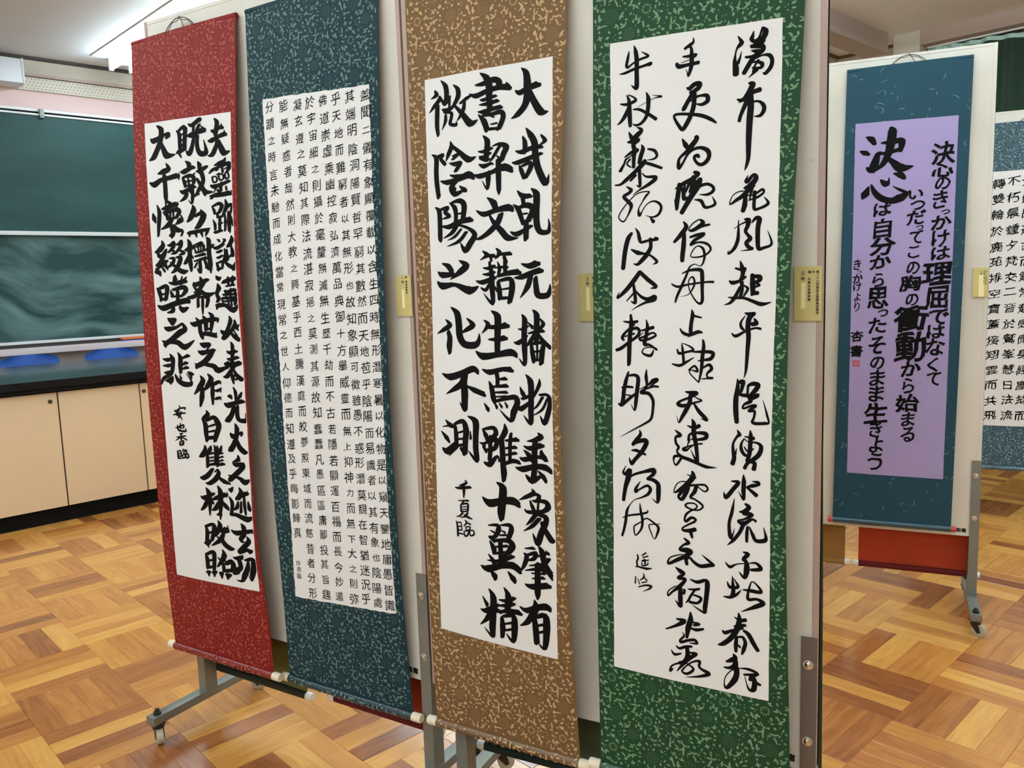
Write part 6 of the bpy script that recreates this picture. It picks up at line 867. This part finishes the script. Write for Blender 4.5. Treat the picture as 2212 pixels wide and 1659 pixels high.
def sheet_mesh(S, u0, u1, z0, z1, nu, nz, off, thick, ragged=0.0, rg=None):
    us = np.linspace(u0, u1, nu+1); zs = np.linspace(z0, z1, nz+1)
    U, Z = np.meshgrid(us, zs)
    if ragged:
        for arr, ax in ((U, 0), (U, -1)):
            for j in range(nz+1): U[j, ax] += rg.uniform(-1, 1)*ragged
        for i in range(nu+1):
            Z[0, i] += rg.uniform(-1, 1)*ragged; Z[-1, i] += rg.uniform(-1, 1)*ragged*.6
    Fp = S.at(U, Z, off).reshape(-1, 3); Bp = S.at(U, Z, off-thick).reshape(-1, 3)
    n = (nu+1)*(nz+1); fs = []
    for j in range(nz):
        for i in range(nu):
            a = j*(nu+1)+i
            fs.append((a, a+1, a+nu+2, a+nu+1)); fs.append((n+a, n+a+nu+1, n+a+nu+2, n+a+1))
    def rim(seq):
        for a, c in zip(seq[:-1], seq[1:]): fs.append((a, c, n+c, n+a))
    rim(list(range(nu+1))); rim([nz*(nu+1)+i for i in range(nu+1)][::-1])
    rim([j*(nu+1) for j in range(nz+1)][::-1]); rim([j*(nu+1)+nu for j in range(nz+1)])
    return np.concatenate([Fp, Bp]).tolist(), fs

EDGES = {
 'red': ([(0, .0525), (.14, .0633), (.3, .0684), (.49, .0697), (.67, .0641), (.84, .0597), (1, .0536)], [(0, .4065), (.17, .4165), (.32, .4171), (.49, .4171), (.67, .4110), (.84, .4085), (1, .4058)]),
 'brown': ([(0, .0319), (.09, .0348), (.36, .0413), (.62, .0471), (.84, .0457), (1, .046)], [(0, .3517), (.19, .3661), (.37, .3704), (.61, .374), (.85, .3672), (1, .3613)]),
 'green': ([(0, .0364), (.22, .041), (.45, .0436), (.65, .0438), (.84, .0403), (1, .0361)], [(0, .357), (.13, .3623), (.26, .366), (.48, .370), (.64, .3701), (.82, .365), (1, .3588)]),
 'teal': ([(0, .0515), (.15, .0602), (.3, .0634), (.48, .0675), (.6, .0647), (.8, .0577), (1, .0531)], [(0, .405), (.16, .4064), (.33, .4084), (.48, .4106), (.62, .4097), (.8, .4053), (1, .4012)])}
def edge_u(key, side, b_):
    e = EDGES[key][side]; return float(np.interp(b_, [q[0] for q in e], [q[1] for q in e]))
def quad_sheet(S, quad, nu, nz, off, thick, ragged=0.0, rg=None, key=None):
    """sheet over a 4-corner area (tl, tr, bl, br) given in u,z"""
    tl, tr_, bl, br = [np.array(q) for q in quad]
    V = []
    for side in (off, off-thick):
        for j in range(nz+1):
            b_ = j/nz
            for i in range(nu+1):
                a = i/nu
                p_ = (bl*(1-a)+br*a)*(1-b_)+(tl*(1-a)+tr_*a)*b_
                u, z = p_
                if key in EDGES:
                    ul, ur = edge_u(key, 0, b_), edge_u(key, 1, b_); u = ul+(ur-ul)*a
                if ragged:
                    rr = random.Random(i*7919+j*104729)
                    if i in (0, nu): u += rr.uniform(-1, 1)*ragged
                    if j in (0, nz): z += rr.uniform(-1, 1)*ragged
                V.append((u, z, side))
    V = np.array(V); P = S.at(V[:, 0], V[:, 1], V[:, 2])
    n = (nu+1)*(nz+1); fs = []
    for j in range(nz):
        for i in range(nu):
            a = j*(nu+1)+i
            fs.append((a, a+1, a+nu+2, a+nu+1)); fs.append((n+a, n+a+nu+1, n+a+nu+2, n+a+1))
    def rim(seq):
        for a, c in zip(seq[:-1], seq[1:]): fs.append((a, c, n+c, n+a))
    rim(list(range(nu+1))); rim([nz*(nu+1)+i for i in range(nu+1)][::-1])
    rim([j*(nu+1) for j in range(nz+1)][::-1]); rim([j*(nu+1)+nu for j in range(nz+1)])
    return P.tolist(), fs

def map_uz(root, name, S, V2, F, off, m, parent):
    V2 = np.array(V2); P = S.at(V2[:, 0], V2[:, 1], off)
    l = root.location; P = P-np.array([l[0], l[1], l[2]])
    return raw_mesh(name, P.tolist(), F, m, parent)

# brush strokes -----------------------------------------------------
def ribbon(pts, k, sharp=False):
    """pts: (u, z, w) in metres, k: width ratio of u over z; returns outline strip"""
    P = np.array(pts, float); P[:, 0] /= k
    n = len(P)
    if n > 2:       # Catmull-Rom through the points
        Q = []
        for i in range(n-1):
            p0, p1, p2, p3 = P[max(i-1, 0)], P[i], P[i+1], P[min(i+2, n-1)]
            for t in (0, .25, .5, .75):
                q = .5*((2*p1)+(-p0+p2)*t+(2*p0-5*p1+4*p2-p3)*t*t+(-p0+3*p1-3*p2+p3)*t**3)
                q[2] = p1[2]*(1-t)+p2[2]*t; Q.append(q)
        Q.append(P[-1]); P = np.array(Q)
    else:
        P = np.array([P[0]*(1-t)+P[1]*t for t in (0, .25, .5, .75, 1)])
    # rounded ends for blunt strokes
    def cap(a, b_):
        w = a[2]
        if w < .0012: return []
        d = a[:2]-b_[:2]; L_ = np.hypot(*d)
        if L_ < 1e-9: return []
        d /= L_
        if sharp: return [np.array([*(a[:2]+d*w*.10+np.array([-d[1], d[0]])*w*.12), w*.62])]
        return [np.array([*(a[:2]+d*w*.30), w*.35]), np.array([*(a[:2]+d*w*.17), w*.78])]
    c0 = cap(P[0], P[1]); c1 = cap(P[-1], P[-2])
    P = np.array(c0+list(P)+c1[::-1])
    T = np.gradient(P[:, :2], axis=0); L_ = np.hypot(T[:, 0], T[:, 1]); L_[L_ < 1e-12] = 1; T /= L_[:, None]
    # smooth tangents
    T[1:-1] = (T[:-2]+2*T[1:-1]+T[2:]); L_ = np.hypot(T[:, 0], T[:, 1]); L_[L_ < 1e-12] = 1; T /= L_[:, None]
    Nn = np.stack([-T[:, 1], T[:, 0]], -1); h = P[:, 2:3]*.5
    A = P[:, :2]+Nn*h; B = P[:, :2]-Nn*h
    A[:, 0] *= k; B[:, 0] *= k
    V = np.empty((2*len(P), 2)); V[0::2] = A; V[1::2] = B
    F = [(2*i, 2*i+1, 2*i+3, 2*i+2) for i in range(len(P)-1)]
    return V, F, P
def ink_strokes(data, k, dry=None, boost=1.0, sharp=False):
    V, F = [], []
    for st in data.split('|'):
        pts = [tuple(int(a)*1e-4 for a in q.split(',')) for q in st.split(' ')]
        pts = [(a, b_, w*boost) for a, b_, w in pts]
        v, f, P = ribbon(pts, k, sharp); b_ = len(V)
        V += v.tolist(); F += [tuple(b_+i for i in q) for q in f]
        # joints: small discs keep sharp turns filled
        for q in P[3:-3:2]:
            if q[2] < .0015: continue
            b_ = len(V); r = q[2]*.46
            V += [(q[0]*k+r*k*math.cos(a*math.pi/4), q[1]+r*math.sin(a*math.pi/4)) for a in range(8)]
            F.append(tuple(b_+a for a in range(8)))
    return V, F

# woven motif print --------------------------------------------------
def motif_tile(seed, T=.160, n_try=2600):
    """one repeat of the brocade pattern: squiggles, leaves, dots, ringed flowers. list of (cx, cz, polygon)"""
    rg = random.Random(seed); items = []; centers = []
    def free(x, z, r):
        for (a, b_, q) in centers:
            dx = abs(a-x); dx = min(dx, T-dx); dz = abs(b_-z); dz = min(dz, T-dz)
            if dx*dx+dz*dz < (r+q)**2: return False
        return True
    def blob(x, z, a, l, w):
        ca, sa = math.cos(a), math.sin(a)
        pts = [(l*.5, 0), (l*.2, w*.5), (-l*.3, w*.42), (-l*.5, 0), (-l*.3, -w*.42), (l*.2, -w*.5)]
        return [(x+p_[0]*ca-p_[1]*sa, z+p_[0]*sa+p_[1]*ca) for p_ in pts]
    def strip(x, z, a, l, w, curl):
        pts = []; n = 6; cx, cz, an = x-math.cos(a)*l*.5, z-math.sin(a)*l*.5, a-curl*.5
        A, B = [], []
        for i in range(n+1):
            ww = w*(.35+.65*math.sin(math.pi*(i+.6)/(n+1.2)))*.5
            A.append((cx-math.sin(an)*ww, cz+math.cos(an)*ww)); B.append((cx+math.sin(an)*ww, cz-math.cos(an)*ww))
            cx += math.cos(an)*l/n; cz += math.sin(an)*l/n; an += curl/n*(1 if i < n*.6 else -1.2)
        return [[A[i], A[i+1], B[i+1], B[i]] for i in range(n)]
    # ringed flowers
    for (fx, fz, R_, kind) in ((.03, .04, .0100, 0), (.11, .12, .0100, 0), (.118, .038, .0125, 1), (.038, .118, .0135, 1), (.075, .080, .0110, 1)):
        centers.append((fx, fz, R_+.003))
        if kind == 0:
            for q in range(10):
                a = q*math.pi/5; items.append((fx, fz, [blob(fx+math.cos(a)*R_*.8, fz+math.sin(a)*R_*.8, a, R_*.5, R_*.26)]))
        else:
            for ring, m_ in ((.95, 16), (.62, 10), (.3, 5)):
                for q in range(m_):
                    a = q*2*math.pi/m_; items.append((fx, fz, [blob(fx+math.cos(a)*R_*ring, fz+math.sin(a)*R_*ring, a, .0016, .0014)]))
    for (fx, fz) in ((.075, .015), (.015, .080)):     # four-point stars
        centers.append((fx, fz, .0075)); pl = []
        for q in range(8):
            a = q*math.pi/4+.3; r = .0072 if q % 2 == 0 else .0028; pl.append((fx+math.cos(a)*r, fz+math.sin(a)*r))
        items.append((fx, fz, [pl]))
    for _ in range(n_try):
        x, z = rg.uniform(0, T), rg.uniform(0, T); kind = rg.random()
        if kind < .45:
            r = .0056
            if not free(x, z, r): continue
            a = rg.uniform(0, math.pi); l = rg.uniform(.011, .019); w = rg.uniform(.0030, .0048)
            pol = strip(x, z, a, l, w, rg.uniform(-2.4, 2.4))
            if rg.random() < .6:
                s = rg.choice((-1, 1)); pol += strip(x+math.cos(a)*l*.15*s, z+math.sin(a)*l*.15*s, a+rg.choice((-1, 1))*rg.uniform(.8, 1.6), l*.55, w, rg.uniform(-1, 1))
            items.append((x, z, pol)); centers.append((x, z, r))
        elif kind < .85:
            r = .0042
            if not free(x, z, r): continue
            items.append((x, z, [blob(x, z, rg.uniform(0, math.pi), rg.uniform(.006, .010), rg.uniform(.0032, .0052))])); centers.append((x, z, r))
        else:
            r = .0027
            if not free(x, z, r): continue
            items.append((x, z, [blob(x, z, rg.uniform(0, math.pi), rg.uniform(.0026, .0048), rg.uniform(.0017, .0025))])); centers.append((x, z, r))
    return items
TILE_T = .160
MOTIF = motif_tile(5, TILE_T)
def motif_arrays():
    P, L_ = [], []; C = []
    for (cx, cz, pols) in MOTIF:
        for pl in pols: P.append(pl); C.append((cx, cz))
    return P, np.array(C)
MP, MC = motif_arrays()
MLEN = np.array([len(q) for q in MP])
def motif_mesh(name, mapper, W, z0, z1, hole, m, parent, root, shift=(0, 0)):
    """repeat the motif over [0,W]x[z0,z1], leaving out the pasted paper 'hole'"""
    V, tot = [], []
    nx = int(W/TILE_T)+2; nz = int((z1-z0)/TILE_T)+2
    flat = np.array([p_ for q in MP for p_ in q]); own = np.repeat(np.arange(len(MP)), MLEN)
    allV = []; alltot = []
    for i in range(-1, nx):
        for j in range(-1, nz):
            ox = i*TILE_T+shift[0]; oz = z0+j*TILE_T+shift[1]+(TILE_T*.5 if i % 2 else 0)
            c = MC+np.array([ox, oz])
            ok = (c[:, 0] > .004) & (c[:, 0] < W-.004) & (c[:, 1] > z0+.004) & (c[:, 1] < z1-.004)
            if hole is not None:
                hu0, hu1, hz0, hz1 = hole
                ok &= ~((c[:, 0] > hu0+.004) & (c[:, 0] < hu1-.004) & (c[:, 1] > hz0+.004) & (c[:, 1] < hz1-.004))
            if not ok.any(): continue
            sel = ok[own]; allV.append(flat[sel]+np.array([ox, oz])); alltot.append(MLEN[ok])
    V = np.concatenate(allV); tot = np.concatenate(alltot)
    V[:, 0] = np.clip(V[:, 0], .0005, W-.0005)
    P = mapper(V[:, 0], V[:, 1])-np.array(root.location)
    starts = np.concatenate([[0], np.cumsum(tot)[:-1]])
    o = np_mesh(name, P, np.arange(len(V)), starts, tot, m, parent); o['kind'] = 'stuff'
    return o

def roller_mapper(S, zc, r, d0):
    """u, arc -> surface of the roller; arc measured from the roller's back over the top and down the front"""
    def f(U, A):
        base_s = S.at(U, np.full_like(U, zc), 0.0)
        ox, oy, dx, dy = FRAMES[S.key]
        ang = A/r
        d = np.cos(ang)*(r+.0005)*S.flip; z = zc+np.sin(ang)*(r+.0005)
        out = base_s.copy(); out[:, 0] += dy*(d+d0); out[:, 1] += -dx*(d+d0); out[:, 2] = z
        return out
    return f

def scroll(skey, S, label, cols, zr, ztop, paper=None, cap='ivory', pattern=True, group='hanging scrolls on the display panels', hook=True, rad=.0115, motif_front=True, paper_mat='paper', bar=True, cap_len=.026, ragged=.0004, cat='hanging scroll'):
    W = S.W
    p0 = S.at([W/2], [ztop])[0]
    root = empty('hanging_scroll', (float(p0[0]), float(p0[1]), ztop)); tag(root, label, cat, group)
    ground, motif_m = cols[0], cols[1]
    L0 = np.array(root.location)
    def fin(vs, fs, nm, m, par=root, smooth=True):
        return raw_mesh(nm, (np.array(vs)-L0).tolist(), fs, m, par, smooth)
    v, f = sheet_mesh(S, 0, W, zr, ztop, 10, 70, 0.0, .0008)
    fin(v, f, 'mounting', ground, root, False)
    f_ = S.flip
    # bottom roller
    ends = S.at([0.0, W], [zr, zr], 0.0); a, c = ends; ax = (c-a)/np.linalg.norm(c-a)
    ox, oy, dx, dy = FRAMES[S.key]
    mb = MB(); mb.tube([tuple(a), tuple(a+(c-a)*.33), tuple(a+(c-a)*.66), tuple(c)], rad, 24)
    mb.v = [tuple(np.array(q)-L0) for q in mb.v]
    ro = mb.build('roller', cols[2] if len(cols) > 2 else ground, root, True)
    for e, sg in ((a, -1), (c, 1)):
        mb = MB(); q0 = e-ax*sg*.001; 
        mb.tube([tuple(q0), tuple(e+ax*sg*(cap_len-.002)), tuple(e+ax*sg*cap_len)], [rad*1.02, rad*1.02, rad*.9], 24)
        mb.v = [tuple(np.array(q)-L0) for q in mb.v]
        mb.build('roller_end', M[cap], ro, True)
    # top rod
    if bar:
        t0, t1 = S.at([0.0, W], [ztop-.006, ztop-.006], -.004)
        mb = MB(); mb.tube([tuple(t0), tuple(t1)], .0065, 12); mb.v = [tuple(np.array(q)-L0) for q in mb.v]
        rod = mb.build('top_rod', ground, root, True)
    if hook:
        pts = []
        for q in range(13):
            a_ = q/12; u = W*(.36+.28*a_); hgt = .030*math.sin(a_*math.pi)**.8
            pts.append(tuple(S.at([u], [ztop-.004])[0]+np.array([0, 0, hgt])))
        mb = MB(); mb.tube(pts, .0012, 6); mb.tube([(x+.002, y+.002, z-.006*abs(math.sin(i_))) for i_, (x, y, z) in enumerate(pts)], .001, 6)
        mid = pts[6]; mb.tube([(mid[0], mid[1], mid[2]+.004), (mid[0]+.004, mid[1]-.01, mid[2]-.012), (mid[0]+.002, mid[1]-.02, mid[2]-.028)], .0011, 6)
        mb.v = [tuple(np.array(q)-L0) for q in mb.v]
        mb.build('hanging_cord', M['cord'], root, True)
    hole = None
    pap = None
    if paper is not None:
        tl, tr_, bl, br = paper
        hole = (max(tl[0], bl[0]), min(tr_[0], br[0]), max(bl[1], br[1]), min(tl[1], tr_[1]))
        v, f = quad_sheet(S, paper, 26 if ragged > .001 else 8, 150 if ragged > .001 else 60, .0009, .0005, ragged, None, skey)
        pap = fin(v, f, 'paper', M[paper_mat], root, False)
    if pattern:
        if motif_front:
            motif_mesh('brocade_motif', lambda U, Z: S.at(U, Z, .0003), W, zr+rad, ztop, hole, motif_m, root, root)
        motif_mesh('roller_motif', roller_mapper(S, zr, rad, 0.0), W, -rad*1.45, rad*1.45, None, motif_m, ro, root, (.03, -.05))
    return root, pap

def ink_font(root, S, txt, parent, m, bold, fit=False, slant=0.0, rise=0.0, mincho=1.0, noise=.02, off=.0014, name='brush_writing'):
    chars, nums = txt; V, F = [], []
    for ch, q in zip(chars, nums.split(' ')):
        if ch not in CELLS: continue
        u, z, w, h = [int(a)*1e-4 for a in q.split(',')]
        v, f = glyph_polys(CELLS[ch], u, z, w, h, bold*w, fit, slant, rise, mincho, noise)
        b_ = len(V); V += v; F += [tuple(b_+i for i in t) for t in f]
    return map_uz(root, name, S, V, F, off, m, parent)

TAG_TEXT = {
 'full': [('第二十六回高校生国際美術展佳', .0415, .0905, .0058), ('作', .034, .0905, 0), ('臨', .0275, .0905, 0), ('行草五言律詩軸', .0268, .0770, .0062), ('三年', .0155, .0885, .0100)],
 'left': [('作', .040, .0905, 0), ('臨', .0335, .0905, 0), ('道因法師碑', .0335, .0790, .0062), ('三年', .0205, .0885, .0098)],
 'first': [('臨', .0335, .0920, 0), ('雁塔聖教序', .0335, .0810, .0064), ('一年', .0230, .0905, .0096)],
 'far': [('第二十六回高校生国', .0405, .0905, .0056), ('全国高校書道展作品', .0345, .0905, .0056), ('三年', .0255, .0885, .0080)]}
STRIP = {'full': (.0125, .0205, .0235, .071), 'left': (.0165, .0245, .0225, .071), 'first': (.0185, .026, .0195, .064+.0), 'far': (.019, .036, .0, .078)}
alltext = TXT_TEAL[0]+TXT_PURPLE[0]+TXT_FAR[0]+'浦和南'+''.join(t[0] for v in TAG_TEXT.values() for t in v)
CELLS = font_cells(alltext)

# ------------------------------------------------------------------ build panels
steel = 'steel'
pA = panel('A', 'left display panel holding the red and the teal-bordered scrolls', [(-.888, .032, 'steel'), (-.014, .031, 'steel')], True)
pB = panel('B', 'near display panel holding the brown and the green-bordered scrolls', [(.083, .031, 'steel'), (.895, .030, 'steel_brown')], True)
pC = panel('C', 'display panel at the right holding the lilac-paper scroll', [(-.888, .030, 'steel'), (-.015, .031, 'steel')], True)
pD = panel('D', 'farthest display panel at the right picture edge, behind the lilac scroll\'s panel', [(.425, .030, 'steel'), (1.29, .030, 'steel')], True)

# brocades
def glossy(m):
    b_ = m.node_tree.nodes['Principled BSDF']; b_.inputs['Roughness'].default_value = .34; b_.inputs['Specular IOR Level'].default_value = .6
    return m
def brocade(nm, rgb, rgb2):
    return (silk(nm+'_brocade', rgb), mat(nm+'_motif_thread', rgb2, .6, spec=.15), glossy(silk(nm+'_roller', rgb)))
RED = brocade('red', (122, 26, 22), (168, 84, 72))
TEAL = brocade('teal', (24, 50, 58), (102, 130, 122))
BROWN = brocade('brown', (114, 86, 54), (192, 162, 120))
GREEN = brocade('green', (32, 66, 40), (114, 146, 110))
PETROL = (silk('petrol_washi', (36, 70, 84), .7), mat('washi_fibre', (150, 180, 186), .7), glossy(silk('petrol_roller', (36, 70, 84))))
SLATE = brocade('slate', (58, 82, 92), (132, 156, 158))
OLIVE = (silk('olive_reverse', (104, 100, 50), .75), mat('olive_thread', (96, 98, 66), .5), silk('dark_olive_roller', (40, 44, 30)))
REDB = (silk('red_reverse', (168, 62, 34), .75), mat('dark_red_thread', (150, 76, 70), .5), silk('dark_red_roller', (96, 22, 24)))
BROWNB = (silk('brown_reverse', (150, 112, 62), .75), mat('brown_thread', (176, 158, 128), .5))
GREENB = (silk('dark_green_reverse', (66, 78, 60), .75), mat('green_thread', (78, 104, 84), .5), silk('dark_green_roller', (24, 40, 32)))

SU = {kk: Surf(v[0], v[1], v[2], v[3], v[4], v[5], v[6]) for kk, v in SURF.items()}
# far scroll sits on its own panel frame

def outline(root, pap, S, V, F, m=None, nm='brush_writing', key=None):
    if key:
        V = [(min(u, edge_u(key, 1, (z-.476)/(1.765-.476))-.0012), z) for u, z in V]
    return map_uz(root, nm, S, V, F, .0014, m or M['ink'], pap)

r, pp = scroll('red', SU['red'], 'red brocade hanging scroll with bold black kanji in three columns, leftmost', RED, .2345, 2.012,
               ((.0536, 1.7785), (.4058, 1.7657), (.0525, .4713), (.4065, .4801)))
V, F = ink_strokes(INK_RED, 1.507, boost=1.5, sharp=True); outline(r, pp, SU['red'], V, F, key='red')
r, pp = scroll('teal', SU['teal'], 'teal brocade hanging scroll with small brush kanji in eight columns', TEAL, .2255, 2.012,
               ((.0531, 1.7829), (.4012, 1.769), (.0515, .4781), (.405, .4954)), ragged=.0013)
ink_font(r, SU['teal'], TXT_TEAL, pp, M['ink_thin'], .004, slant=.02, rise=.13, mincho=.9, noise=.025)
r, pp = scroll('brown', SU['brown'], 'brown brocade hanging scroll with heavy black kanji in three columns', BROWN, .2335, 2.018,
               ((.046, 1.7575), (.3613, 1.7589), (.0319, .4834), (.3517, .4796)))
V, F = ink_strokes(INK_BROWN, 1.209, boost=1.28, sharp=True); outline(r, pp, SU['brown'], V, F, key='brown')
r, pp = scroll('green', SU['green'], 'green brocade hanging scroll with flowing cursive brush writing', GREEN, .2490, 2.018,
               ((.0361, 1.7673), (.3588, 1.761), (.0364, .487), (.357, .4838)))
V, F = ink_strokes(INK_GREEN, 1.024, boost=1.15); outline(r, pp, SU['green'], V, F, key='green')
r, pp = scroll('purple', SU['purple'], 'petrol-blue hanging scroll with lilac paper and mixed brush Japanese text', PETROL, .3405, 2.030,
               ((.0349, 1.835), (.3696, 1.8303), (.0463, .5307), (.3745, .5278)), cap='red_cap', pattern=False, paper_mat='paper_lilac', rad=.0105, cap_len=.017)
cut = INK_PURPLE.split('|')
for part_ in ('|'.join(cut[:7]), '|'.join(cut[7:])):
    V, F = ink_strokes(part_, 1.35, boost=1.12); outline(r, pp, SU['purple'], V, F, nm='large_character')
ink_font(r, SU['purple'], TXT_PURPLE, pp, M['ink'], .030, True, slant=.04, rise=.08, mincho=1.15, noise=.03)
# white fibres in the petrol washi
rg = random.Random(4); fv, ff = [], []
for _ in range(150):
    u, z = rg.uniform(.01, .41), rg.uniform(.37, 2.01)
    if .04 < u < .37 and .53 < z < 1.83: continue
    a = rg.uniform(0, 6.28); c_ = rg.uniform(-3.5, 3.5); l = rg.uniform(.008, .032); w = rg.uniform(.0003, .0008); n = 8
    b_ = len(fv); x, y = u, z
    for i in range(n+1):
        ww = w*math.sin(math.pi*(i+.4)/(n+.8))
        fv += [(x-math.sin(a)*ww, y+math.cos(a)*ww), (x+math.sin(a)*ww, y-math.cos(a)*ww)]
        x += math.cos(a)*l/n; y += math.sin(a)*l/n; a += c_/n
    ff += [(b_+2*i, b_+2*i+1, b_+2*i+3, b_+2*i+2) for i in range(n)]
o = map_uz(r, 'washi_fibres', SU['purple'], fv, ff, .0003, PETROL[1], r); o['kind'] = 'stuff'
# seal
map_uz(r, 'seal', SU['purple'], SEAL, [(0, 1, 2, 3)], .0014, M['seal'], pp)
(x0, z0), (x1, z1) = SEAL[0], SEAL[2]; sv, sf = [], []
for (a, c, d, e) in ((.14, .86, .44, .52), (.45, .53, .1, .9), (.2, .42, .68, .74), (.6, .85, .68, .74), (.18, .25, .2, .42), (.6, .84, .2, .27), (.2, .4, .84, .9)):
    b_ = len(sv); sv += [(x0+(x1-x0)*a, z0+(z1-z0)*d), (x0+(x1-x0)*c, z0+(z1-z0)*d), (x0+(x1-x0)*c, z0+(z1-z0)*e), (x0+(x1-x0)*a, z0+(z1-z0)*e)]; sf.append((b_, b_+1, b_+2, b_+3))
map_uz(r, 'seal_characters', SU['purple'], sv, sf, .0017, M['seal_light'], pp)
r, pp = scroll('far', SU['far'], 'slate-blue brocade scroll with semi-cursive kanji, cut by the right picture edge', SLATE, .248, 2.008,
               ((.0407, 1.7704), (.388, 1.7704), (.0407, .4724), (.388, .4724)))
ink_font(r, SU['far'], TXT_FAR, pp, M['ink'], .012, slant=.05, rise=.14, mincho=1.1, noise=.05)

# scrolls on the reverse sides, showing below and beside the panels
def back_surf(key, s0, s1, zlist=(.05, 2.02), d=-.052):
    return Surf(key, s1-s0, list(zlist), [s0]*len(zlist), [s1]*len(zlist), [d]*len(zlist), [d]*len(zlist), -1)
for (key, s0, s1, zr, cols, lab, cap) in (
    ('A', -.900, -.495, .137, OLIVE, 'olive scroll on the reverse of the left panel, showing between red and teal scrolls', 'white_cap'),
    ('A', -.385, -.030, .158, REDB, 'red scroll on the reverse of the left panel, a strip right of the teal scroll', 'white_cap'),
    ('B', .118, .496, .152, GREENB, 'dark green scroll on the reverse of the near panel, roller under the brown scroll', 'white_cap'),
    ('B', .548, .918, .155, GREENB, 'dark green scroll edge peeping out at the right end of the near panel', 'white_cap'),
    ('C', -.860, -.457, .150, BROWNB, 'brown scroll end hanging below the lilac scroll\'s panel, beside the near panel', 'white_cap'),
    ('C', -.408, -.006, .150, REDB, 'orange-red scroll end hanging below the lilac scroll\'s panel', 'white_cap')):
    Sb = back_surf(key, s0, s1)
    if s1 == .918:
        Sb = Surf(key, s1-s0, [.05, .3, .7, 1.1, 2.02], [s0]*5, [.913, .915, .912, .906, .900], [-.052]*5, [-.052]*5, -1)
    scroll('back', Sb, lab, cols, zr, 2.01, None, cap=cap, pattern=True, motif_front=False, hook=False, group='scrolls on the reverse sides of the panels', bar=True, cap_len=.020)

# ------------------------------------------------------------------ caption cards
def card(key, s0, s1, z0, z1, kind, label):
    fr = key; F_ = lambda v: PT(fr, v[0], v[1], v[2])
    cx, cy, _ = PT(fr, s0, 0, 0)
    root = empty('caption_card', (cx, cy, z0)); tag(root, label, 'caption card', 'gold caption cards')
    w, h = s1-s0, z1-z0
    m_ = MB(); m_.cbox(s0, s1, .0030, .0055, z0, z1, .0006, F_); cd = local(root, m_).build('card', M['label_gold'], root)
    m_ = MB(); st = STRIP[kind]
    m_.box(s0+st[0], s0+st[1], .0055, .0058, z0+st[2], z0+st[3], F_); local(root, m_).build('name_strip', M['label_strip'], cd)
    V, F = [], []
    for (t, x, z, step) in TAG_TEXT[kind]:
        for i, chx in enumerate(t):
            if chx not in CELLS: continue
            big = t in ('三年', '一年'); sz = .0078 if big else .0056
            if kind == 'far': sz *= .8
            v, f = glyph_polys(CELLS[chx], s0+x, z0+z-i*step, sz, sz, sz*.025, noise=0.0); b_ = len(V)
            V += [PT(fr, q[0], .0059, q[1]) for q in v]; F += [tuple(b_+j for j in tt) for tt in f]
    l = root.location; V = [(x-l[0], y-l[1], z-l[2]) for x, y, z in V]
    raw_mesh('printed_text', V, F, M['print'], cd)
card('A', -.0475, -.001, 1.234, 1.330, 'first', 'gold caption card marked first year, beside the teal scroll')
card('B', .4245, .4735, 1.220, 1.320, 'left', 'gold caption card half under the green scroll, beside the brown scroll')
card('B', .8595, .9085, 1.218, 1.319, 'full', 'gold caption card at the right end of the near panel, beside the green scroll')
card('C', -.050, -.001, 1.196, 1.299, 'far', 'gold caption card right of the lilac scroll')

for (root, fr, chars, off, m, bold, parent) in GL:
    V, F = [], []
    for (c, s, z, w, h) in chars:
        v, f = glyph_polys(CELLS[c], s, z, w, h, w*bold, noise=0.0); b_ = len(V)
        V += [PT(fr, q[0], off, q[1]) for q in v]; F += [tuple(b_+j for j in t) for t in f]
    l = root.location; V = [(x-l[0], y-l[1], z-l[2]) for x, y, z in V]
    raw_mesh('printed_text', V, F, m, parent)

bpy.context.view_layer.update()
